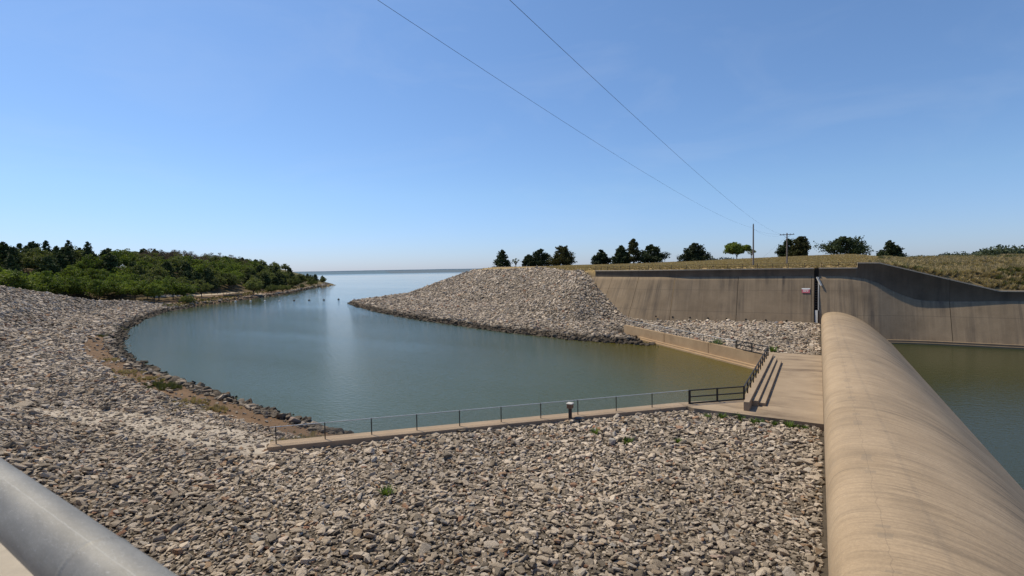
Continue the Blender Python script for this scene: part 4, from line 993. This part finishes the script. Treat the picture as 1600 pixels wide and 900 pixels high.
# keep the ones that can show: nearest rows and the skyline
def proj(p3):
    v = np.asarray(p3) - EYE; return 800 + F * (v @ cr) / (v @ cf), 450 - F * (v @ cu) / (v @ cf)
hor = np.full(800, 1000.0); kept = []
for (p_, d, pxx, dsh, z, dnb) in chosen:
    _, yt = proj((p_[0], p_[1], z + 8.0)); k0, k1 = int(max(0, pxx + 60)), int(pxx + 60 + 4)
    if yt > hor[k0] + 1.5: continue
    kept.append((p_, d, pxx, dsh, z, dnb)); w_ = int(3.0 / d * F); hor[max(0, k0 - w_):k0 + w_ + 1] = np.minimum(hor[max(0, k0 - w_):k0 + w_ + 1], yt + 2.0)
print('wood trees', len(chosen), len(kept))
for (p_, d, pxx, dsh, z, dnb) in kept[:290]:
    skyl = dsh > 55; u = r_.uniform(); nn = float(fbm(p_[0], p_[1], 22, 12))
    if dsh < 9: kd_ = 'bush' if u < .6 else 'leaf2'
    elif skyl and pxx < 175: kd_ = 'spire' if u < .55 else ('cedar' if u < .9 else 'leaf2')
    elif skyl and 225 < pxx < 400: kd_ = 'brown' if u < .5 else ('cedar' if u < .65 else 'leaf2')
    elif pxx > 400: kd_ = 'cedar' if u < .3 else 'leaf2'
    else: kd_ = 'cedar' if nn > .68 and u < .7 else ('leaf' if (u < .62 or pxx < 200) else 'leaf2')
    v_ = kinds[kd_]; s = r_.uniform(.95, 1.42) * (0.66 if pxx > 470 else (0.85 if pxx > 445 else 1.0))
    where = 'at the shore edge of the wood' if dsh < 14 else ('behind the stone embankment on the wooded bank' if dnb < 25 else ('on the skyline of the wooded hill' if skyl else ('near the point of the wooded headland' if pxx > 400 else 'on the slope of the wooded hill')))
    nmz = {'leaf': 'broadleaf_tree', 'leaf2': 'broadleaf_tree', 'cedar': 'cedar_tree', 'spire': 'cedar_tree', 'brown': 'broadleaf_tree', 'bush': 'bush'}[kd_]
    lab = WL[kd_] + ' ' + where
    plant(nmz, v_[int(r_.integers(len(v_)))], (p_[0], p_[1], z - .1), (s * r_.uniform(.9, 1.15), s * r_.uniform(.9, 1.15), s), lab, 'bush' if kd_ == 'bush' else 'tree', lab + 's'.replace('s', '') if False else 'trees of the lakeside wood')

# road strip and posts
def strip(name, line, width, lift, mat):
    L = []; 
    for i in range(len(line) - 1):
        for k in range(8): L.append(line[i] + (line[i + 1] - line[i]) * k / 8)
    L.append(line[-1]); L = np.array(L); d = np.gradient(L, axis=0); d /= np.linalg.norm(d, axis=1)[:, None]; nn = np.stack([-d[:, 1], d[:, 0]], 1)
    V = []; Q = []
    offs = np.linspace(-width / 2, width / 2, 5)
    for i in range(len(L)):
        for o in offs: q_ = L[i] + nn[i] * o; V.append((q_[0], q_[1], float(terrain(q_[0], q_[1])) + lift))
    for i in range(len(L) - 1):
        for k in range(4): a = i * 5 + k; Q.append((a, a + 1, a + 6, a + 5))
    o = add_obj(name, np_mesh(name, V, Q), None, mat); return tag(o, kind='structure')
t = MT('pale_road_gravel', 0.95, 0.1); t.color(t.mix(t.noise(t.pos(), 1.5, 6), (0.36, 0.29, 0.21), (0.50, 0.42, 0.32))); M['road'] = t.m
strip('gravel_road', road, 3.6, 0.12, M['road'])
pp = MB(); pp.tube([(0, 0, -.3), (0, 0, .95)], .10, 7); post0 = pp.build('wooden_post', M['brownwood'])
for k, s in enumerate(np.linspace(0.06, 0.62, 11)):
    cu_ = np.concatenate([[0], np.cumsum(np.linalg.norm(np.diff(road, axis=0), axis=1))]); q_ = np.array([np.interp(s * cu_[-1], cu_, road[:, 0]), np.interp(s * cu_[-1], cu_, road[:, 1])])
    dd_ = _F[:2]; q_ = q_ - dd_ * 5.0
    o = post0 if k == 0 else copy_tree(post0); o.location = (q_[0], q_[1], float(terrain(q_[0], q_[1]))); tag(o, 'short wooden post in the line beside the shore road', 'post', 'wooden posts along the shore road')
# fishing platform
pl0 = atz(349, 466, 1.0); pl1 = atz(379, 464.2, 1.0); ax = Vector((pl1[0] - pl0[0], pl1[1] - pl0[1], 0)); Lp = ax.length; ang = math.atan2(ax.y, ax.x)
fp = empty('fishing_platform', (pl0[0], pl0[1], 0.6), ang); tag(fp, 'brown wooden fishing platform on posts at the wooded shore', 'platform')
b = MB(); b.box(0, Lp, 0, 4.2, 1.55, 1.72); b.build('deck', M['brownwood'], fp)
b = MB(); b.box(0, Lp, -.06, -.005, 1.45, 2.0); b.build('fascia', M['wood'], fp)
for x in np.linspace(.3, Lp - .3, 5):
    for y in (.15, 4.0): b = MB(); b.box(x - .12, x + .12, y - .12, y + .12, -1.2, 1.545); b.build('leg', M['brownwood'], fp)
b = MB()
for x in np.linspace(.1, Lp - .1, 7): b.box(x - .06, x + .06, .02, .14, 1.725, 2.75)
b.build('railing_posts', M['wood'], fp)
b = MB(); b.box(0, Lp, .03, .13, 2.755, 2.85); b.box(0, Lp, .05, .11, 2.25, 2.33); b.build('railing', M['wood'], fp)

# buoys
bu = empty('buoy'); b = MB(); b.lathe((0, 0, -.2), [(.10, 0), (.40, .12), (.48, .30), (.40, .52), (.16, .64), (.08, .70)], 14); b.build('float', M['white'], bu, smooth=True)
b = MB(); b.lathe((0, 0, .48), [(.09, 0), (.09, .12), (.05, .16)], 8); b.build('cap', M['rail_black'], bu)
tag(bu, 'white buoy', 'buoy')
bo = empty('buoy'); b = MB(); b.lathe((0, 0, -.2), [(.10, 0), (.40, .12), (.48, .30), (.40, .52), (.16, .64), (.08, .70)], 14); b.build('float', M['orange'], bo, smooth=True)
bd = empty('buoy'); b = MB(); b.lathe((0, 0, -.2), [(.10, 0), (.40, .12), (.48, .30), (.40, .52), (.16, .64), (.08, .70)], 14); b.build('float', M['dark_post'], bd, smooth=True)
bl = [(344, 470.5, bo, 'orange buoy at the wooded shore end of the buoy line'), (368, 471.3, bu, 'white buoy next to the orange one in the buoy line'), (391.6, 471, None, 'second white buoy out from the orange one'),
      (414, 470.6, None, 'third white buoy out from the orange one'), (437, 470.4, None, 'fourth white buoy out from the orange one'), (459.6, 470, bd, 'dark buoy in the line nearest the white buoys'),
      (483, 469.4, None, 'dark buoy second from the white buoys'), (506, 469, None, 'dark buoy second from the stone point'), (529, 468, None, 'dark buoy nearest the stone point')]
cur = None
for k, (x, y, src, lab) in enumerate(bl):
    if src is not None: cur = src; o = src
    else: o = copy_tree(cur)
    q_ = atz(x, y, 0.0); o.location = (q_[0], q_[1], 0); tag(o, lab, 'buoy', 'buoys in the floating line across the inlet')
q_ = atz(553.5, 470.5, 0.9); b = MB(); zg = float(terrain(q_[0], q_[1]))
b.tube([(q_[0], q_[1], zg - .3), (q_[0], q_[1], zg + 1.3)], .06, 6); b.box(q_[0] - .3, q_[0] + .3, q_[1] - .05, q_[1] + .05, zg + .9, zg + 1.4)
tag(b.build('sign_post', M['white']), 'small white sign post on the tip of the far stone point', 'sign')

# ------------------------------------------------------------------ utility poles and lines
def upole(px, py_base, py_top, dist, label, cross):
    q_ = atd(px, py_base, dist); z0 = float(terrain(q_[0], q_[1])); zt = float(atd(px, py_top, dist)[2]); h = zt - z0
    r0 = empty('utility_pole', (q_[0], q_[1], z0)); tag(r0, label, 'utility pole')
    b = MB(); b.tube([(0, 0, -.5), (0, 0, h)], [.17, .115], 10); b.build('shaft', M['polewood'], r0)
    if cross:
        b = MB(); b.box(-1.35, 1.35, -.16, -.06, h - .42, h - .28); ca2 = b.build('crossarm', M['polewood'], r0)
        for x in (-1.2, -.6, .6, 1.2): b = MB(); b.lathe((x, -.11, h - .279), [(.03, 0), (.06, .04), (.05, .12), (.02, .15)], 8); b.build('insulator', M['rail_black'], ca2)
        b = MB(); b.bar((-.7, -.11, h - .42), (0, -.10, h - 1.1), .04); b.bar((.7, -.11, h - .42), (0, -.10, h - 1.1), .04); b.build('brace', M['rail_black'], r0)
    else:
        b = MB(); b.lathe((0, 0, h), [(.03, 0), (.06, .05), (.04, .16)], 8); b.build('insulator', M['rail_black'], r0)
    return Vector((q_[0], q_[1], z0)), zt
A0_, zA = upole(1177, 417.2, 350.5, 102, 'tall bare utility pole just behind the tall wall', False)
B0_, zB = upole(1229.5, 415.5, 364, 107, 'shorter utility pole with a crossarm', True)
def wire(name, label, a, b_, sag, r=0.0065, n=60):
    a, b_ = Vector(a), Vector(b_); pts = []
    for k in range(n + 1):
        f = k / n; p_ = a.lerp(b_, f); p_.z -= sag * 4 * f * (1 - f); pts.append(p_)
    b = MB(); b.tube(pts, r, 6); return tag(b.build(name, M['wire']), label, 'power line')
WIRES = [((A0_.x, A0_.y - .12, zA - 0.75), (580, 0)), ((B0_.x - 1.2, B0_.y - .12, zB - 0.15), (790, 0))]
wire('power_line', 'overhead line running to the tall bare pole', WIRES[0][0], (A0_.x - .2, -30, zA + 2.9), 2.0)
wire('power_line', 'overhead line running to the crossarm pole', WIRES[1][0], (B0_.x - 1.0, -30, zB + 2.9), 2.0)
wire('power_line', 'slack line hanging between the two poles', (A0_.x, A0_.y, zA - .9), (B0_.x - .6, B0_.y - .1, zB - .3), 0.85, n=24)
wire('power_line', 'thin upper line between the two poles', (A0_.x, A0_.y, zA - 1.0), (B0_.x - 1.2, B0_.y - .1, zB - .2), 0.3, 0.008, n=24)
gq = atd(1190, 402, 112)
wire('guy_wire', 'thin guy wire slanting down from the crossarm pole', (B0_.x, B0_.y, zB - .7), (float(gq[0]) - 1.5, float(gq[1]) + 3, float(terrain(gq[0] - 1.5, gq[1] + 3))), 0.0, 0.008, n=2)

# ------------------------------------------------------------------ rough grass, weeds, distant trees
tufts = bpy.data.collections.new('tuft_kinds')
def tuft(nm, mat, nb_, h, spread, seed):
    r_ = np.random.default_rng(seed); V = []; Q = []; T = []
    for k in range(nb_):
        th = r_.uniform(0, 6.28); r0 = spread * r_.uniform(0, .45); base = np.array([math.cos(th) * r0, math.sin(th) * r0, -.05]); hh = h * r_.uniform(.5, 1.1); lean = spread * r_.uniform(.2, .9)
        tipp = base + np.array([math.cos(th) * lean, math.sin(th) * lean, hh]); mid = base * .5 + tipp * .5 + np.array([0, 0, hh * .12]); sd = np.array([-math.sin(th), math.cos(th), 0]) * .035 * (h + .5)
        i = len(V); V += [base - sd, base + sd, mid + sd * .8, mid - sd * .8, tipp + sd * .1, tipp - sd * .1]; Q += [(i, i + 1, i + 2, i + 3), (i + 3, i + 2, i + 4, i + 5)]; T += [r_.uniform(0, 1)] * 6
    return crown_mesh(nm, np.array(V), np.array(Q), T, mat)
for k in range(4): tufts.objects.link(bpy.data.objects.new('tuft_%d' % k, tuft('tuft', M['drygrass'] if k < 3 else M['greengrass'], 46, 0.95, .75, 60 + k)))
r_ = np.random.default_rng(77)
q_ = np.stack([r_.uniform(4, 150, 52000), r_.uniform(107, 175, 52000)], 1); yw = wall_path(q_[:, 0])[0]
kp = (q_[:, 1] > yw + .9) & (q_[:, 0] + 5 * (fbm(q_[:, 0], q_[:, 1], 12, 1) - .5) > 8 + 0.12 * (q_[:, 1] - 107)); q_ = q_[kp]; av = np.stack([q_ @ _R[:2], q_ @ _F[:2]], 1); q_ = q_[np.abs(av[:, 0]) < av[:, 1] * 1.1]
keepn = r_.uniform(size=len(q_)) < 0.85; q_ = q_[keepn]; n = len(q_); gr = fbm(q_[:, 0] * .8, q_[:, 1], 9, 23, 4)
ix = np.where(gr + r_.normal(0, .06, n) > .58, 3, r_.integers(0, 3, n)); s = r_.uniform(.35, .95, n)
tag(scatter('rough_grass', np.stack([q_[:, 0], q_[:, 1], terrain(q_[:, 0], q_[:, 1])], 1), np.stack([np.zeros(n), np.zeros(n), r_.uniform(0, 6.28, n)], 1), np.stack([s, s, s * r_.uniform(.7, 1.2, n)], 1), ix, tufts), kind='stuff'); print('grass', n)
# short mown turf blades on the plateau edge
q_ = np.stack([r_.uniform(-75, 14, 26000), r_.uniform(107, 200, 26000)], 1); yw = wall_path(q_[:, 0])[0]; zt_ = terrain(q_[:, 0], q_[:, 1]); kp = (q_[:, 1] > yw + 1.2) & (zt_ > plateau(q_[:, 0], q_[:, 1]) - .03); q_ = q_[kp]; n = len(q_); s = r_.uniform(.18, .34, n)
tag(scatter('short_dry_grass', np.stack([q_[:, 0], q_[:, 1], zt_[kp]], 1), np.stack([np.zeros(n), np.zeros(n), r_.uniform(0, 6.28, n)], 1), np.stack([s * 1.6, s * 1.6, s], 1), r_.integers(0, 3, n), tufts), kind='stuff')
# shore grass on the soil strip
def shore_grass(name, pxs, mat_idx, n, rad, sc, seed):
    r_ = np.random.default_rng(seed); P_ = []
    for (x, y) in pxs:
        c_ = atz(x, y, 1.2)[:2]; P_.append(c_ + r_.normal(0, rad, (n, 2)))
    P_ = np.concatenate(P_); s = r_.uniform(.5, 1.2, len(P_)) * sc; m_ = len(P_)
    tag(scatter(name, np.stack([P_[:, 0], P_[:, 1], terrain(P_[:, 0], P_[:, 1])], 1), np.stack([np.zeros(m_), np.zeros(m_), r_.uniform(0, 6.28, m_)], 1), np.stack([s, s, s], 1), np.full(m_, mat_idx) if mat_idx == 3 else r_.integers(0, 3, m_), tufts), kind='stuff')
shore_grass('green_shore_grass', [(255, 600), (262, 604), (166, 523), (175, 517), (190, 508), (270, 484), (285, 483)], 3, 26, .8, .5, 3)
shore_grass('green_shore_grass', [(x_, 473 - (x_ - 300) * .14) for x_ in range(262, 500, 9)], 3, 22, 2.2, .75, 11)
shore_grass('dry_shore_grass', [(x_, 473.5 - (x_ - 300) * .14) for x_ in range(270, 500, 11)], 0, 18, 2.2, .7, 12)
shore_grass('dry_shore_grass', [(300, 630), (330, 640), (470, 690), (490, 690), (230, 590), (205, 580), (180, 560)], 0, 40, .9, .35, 4)

weed = tuft('weed', M['weed'], 60, .55, .5, 91)
wp = [(1104, 651), (1128, 651), (1152, 650), (1160, 655), (1178, 659), (1188, 660), (1210, 662), (1232, 664), (1244, 667), (1258, 668), (604, 778), (1120, 536.5), (1112, 536), (1128, 538), (1207, 548), (930, 675), (1060, 690), (980, 690)]
wo = None
for k, (x, y) in enumerate(wp):
    zz_ = 1.75 if y > 600 else 1.9
    q_ = atz(x, y, zz_); o = add_obj('weed_clump', weed) if wo is None else wo.copy()
    if wo is None: wo = o
    else: COL.objects.link(o)
    z0 = float(terrain(q_[0], q_[1])); z0 = max(z0, 1.62)
    sc = 0.8 if y > 600 else 1.4
    o.location = (q_[0], q_[1], z0); o.rotation_euler = (0, 0, random.uniform(0, 6.28)); s_ = random.uniform(.7, 1.25) * sc; o.scale = (s_, s_, s_ * random.uniform(.7, 1.2))
    if k < 10: tag(o, 'green weed clump along the near edge of the apron slab', 'weeds', 'weeds along the apron slab')
    elif k == 10: tag(o, 'lone green weed tuft among the foreground stones', 'weeds')
    elif k < 14: tag(o, 'green weed clump behind the far low retaining wall', 'weeds', 'weeds behind the low wall')
    elif k == 14: tag(o, 'bright green bush at the far corner of the apron slab', 'weeds')
    else: tag(o, 'sparse weed among the stones below the kerb walkway', 'weeds', 'sparse weeds in the stones')

# distant tree line beyond the grass
def treeline(name, px0, px1, d0, d1, n, hmin, hmax, seed, zbase):
    r_ = np.random.default_rng(seed); Vs, Fs, Ts = [], [], []; off = 0
    for k in range(n):
        px = r_.uniform(px0, px1); d = r_.uniform(d0, d1); c_ = camxy((px - 800) / F * d, d); h = r_.uniform(hmin, hmax) * (0.6 + 0.8 * float(vnoise(px, 0, 42, seed))); wd = h * r_.uniform(.5, .8); m_ = 110
        q_ = r_.normal(size=(m_, 3)); q_ /= np.linalg.norm(q_, axis=1)[:, None]; q_ *= r_.uniform(.4, 1.05, m_)[:, None]
        C = np.stack([c_[0] + q_[:, 0] * wd, c_[1] + q_[:, 1] * wd, zbase + h * .5 + q_[:, 2] * h * .5], 1)
        v, f, t_ = leaf_cards(C, 2.3, r_, np.clip(r_.normal(.5, .2) + r_.normal(0, .1, m_), 0, 1), .6); Vs.append(v); Fs.append(f + off); Ts.append(t_); off += len(v)
    o = add_obj(name, crown_mesh(name, np.concatenate(Vs), np.concatenate(Fs), np.concatenate(Ts), M['far_leaf'])); tag(o, kind='stuff')
treeline('distant_woods', 1090, 1680, 700, 1000, 420, 7, 12, 5, 12.0)
treeline('distant_woods', 1530, 1720, 420, 560, 90, 8, 13, 6, 13.0)
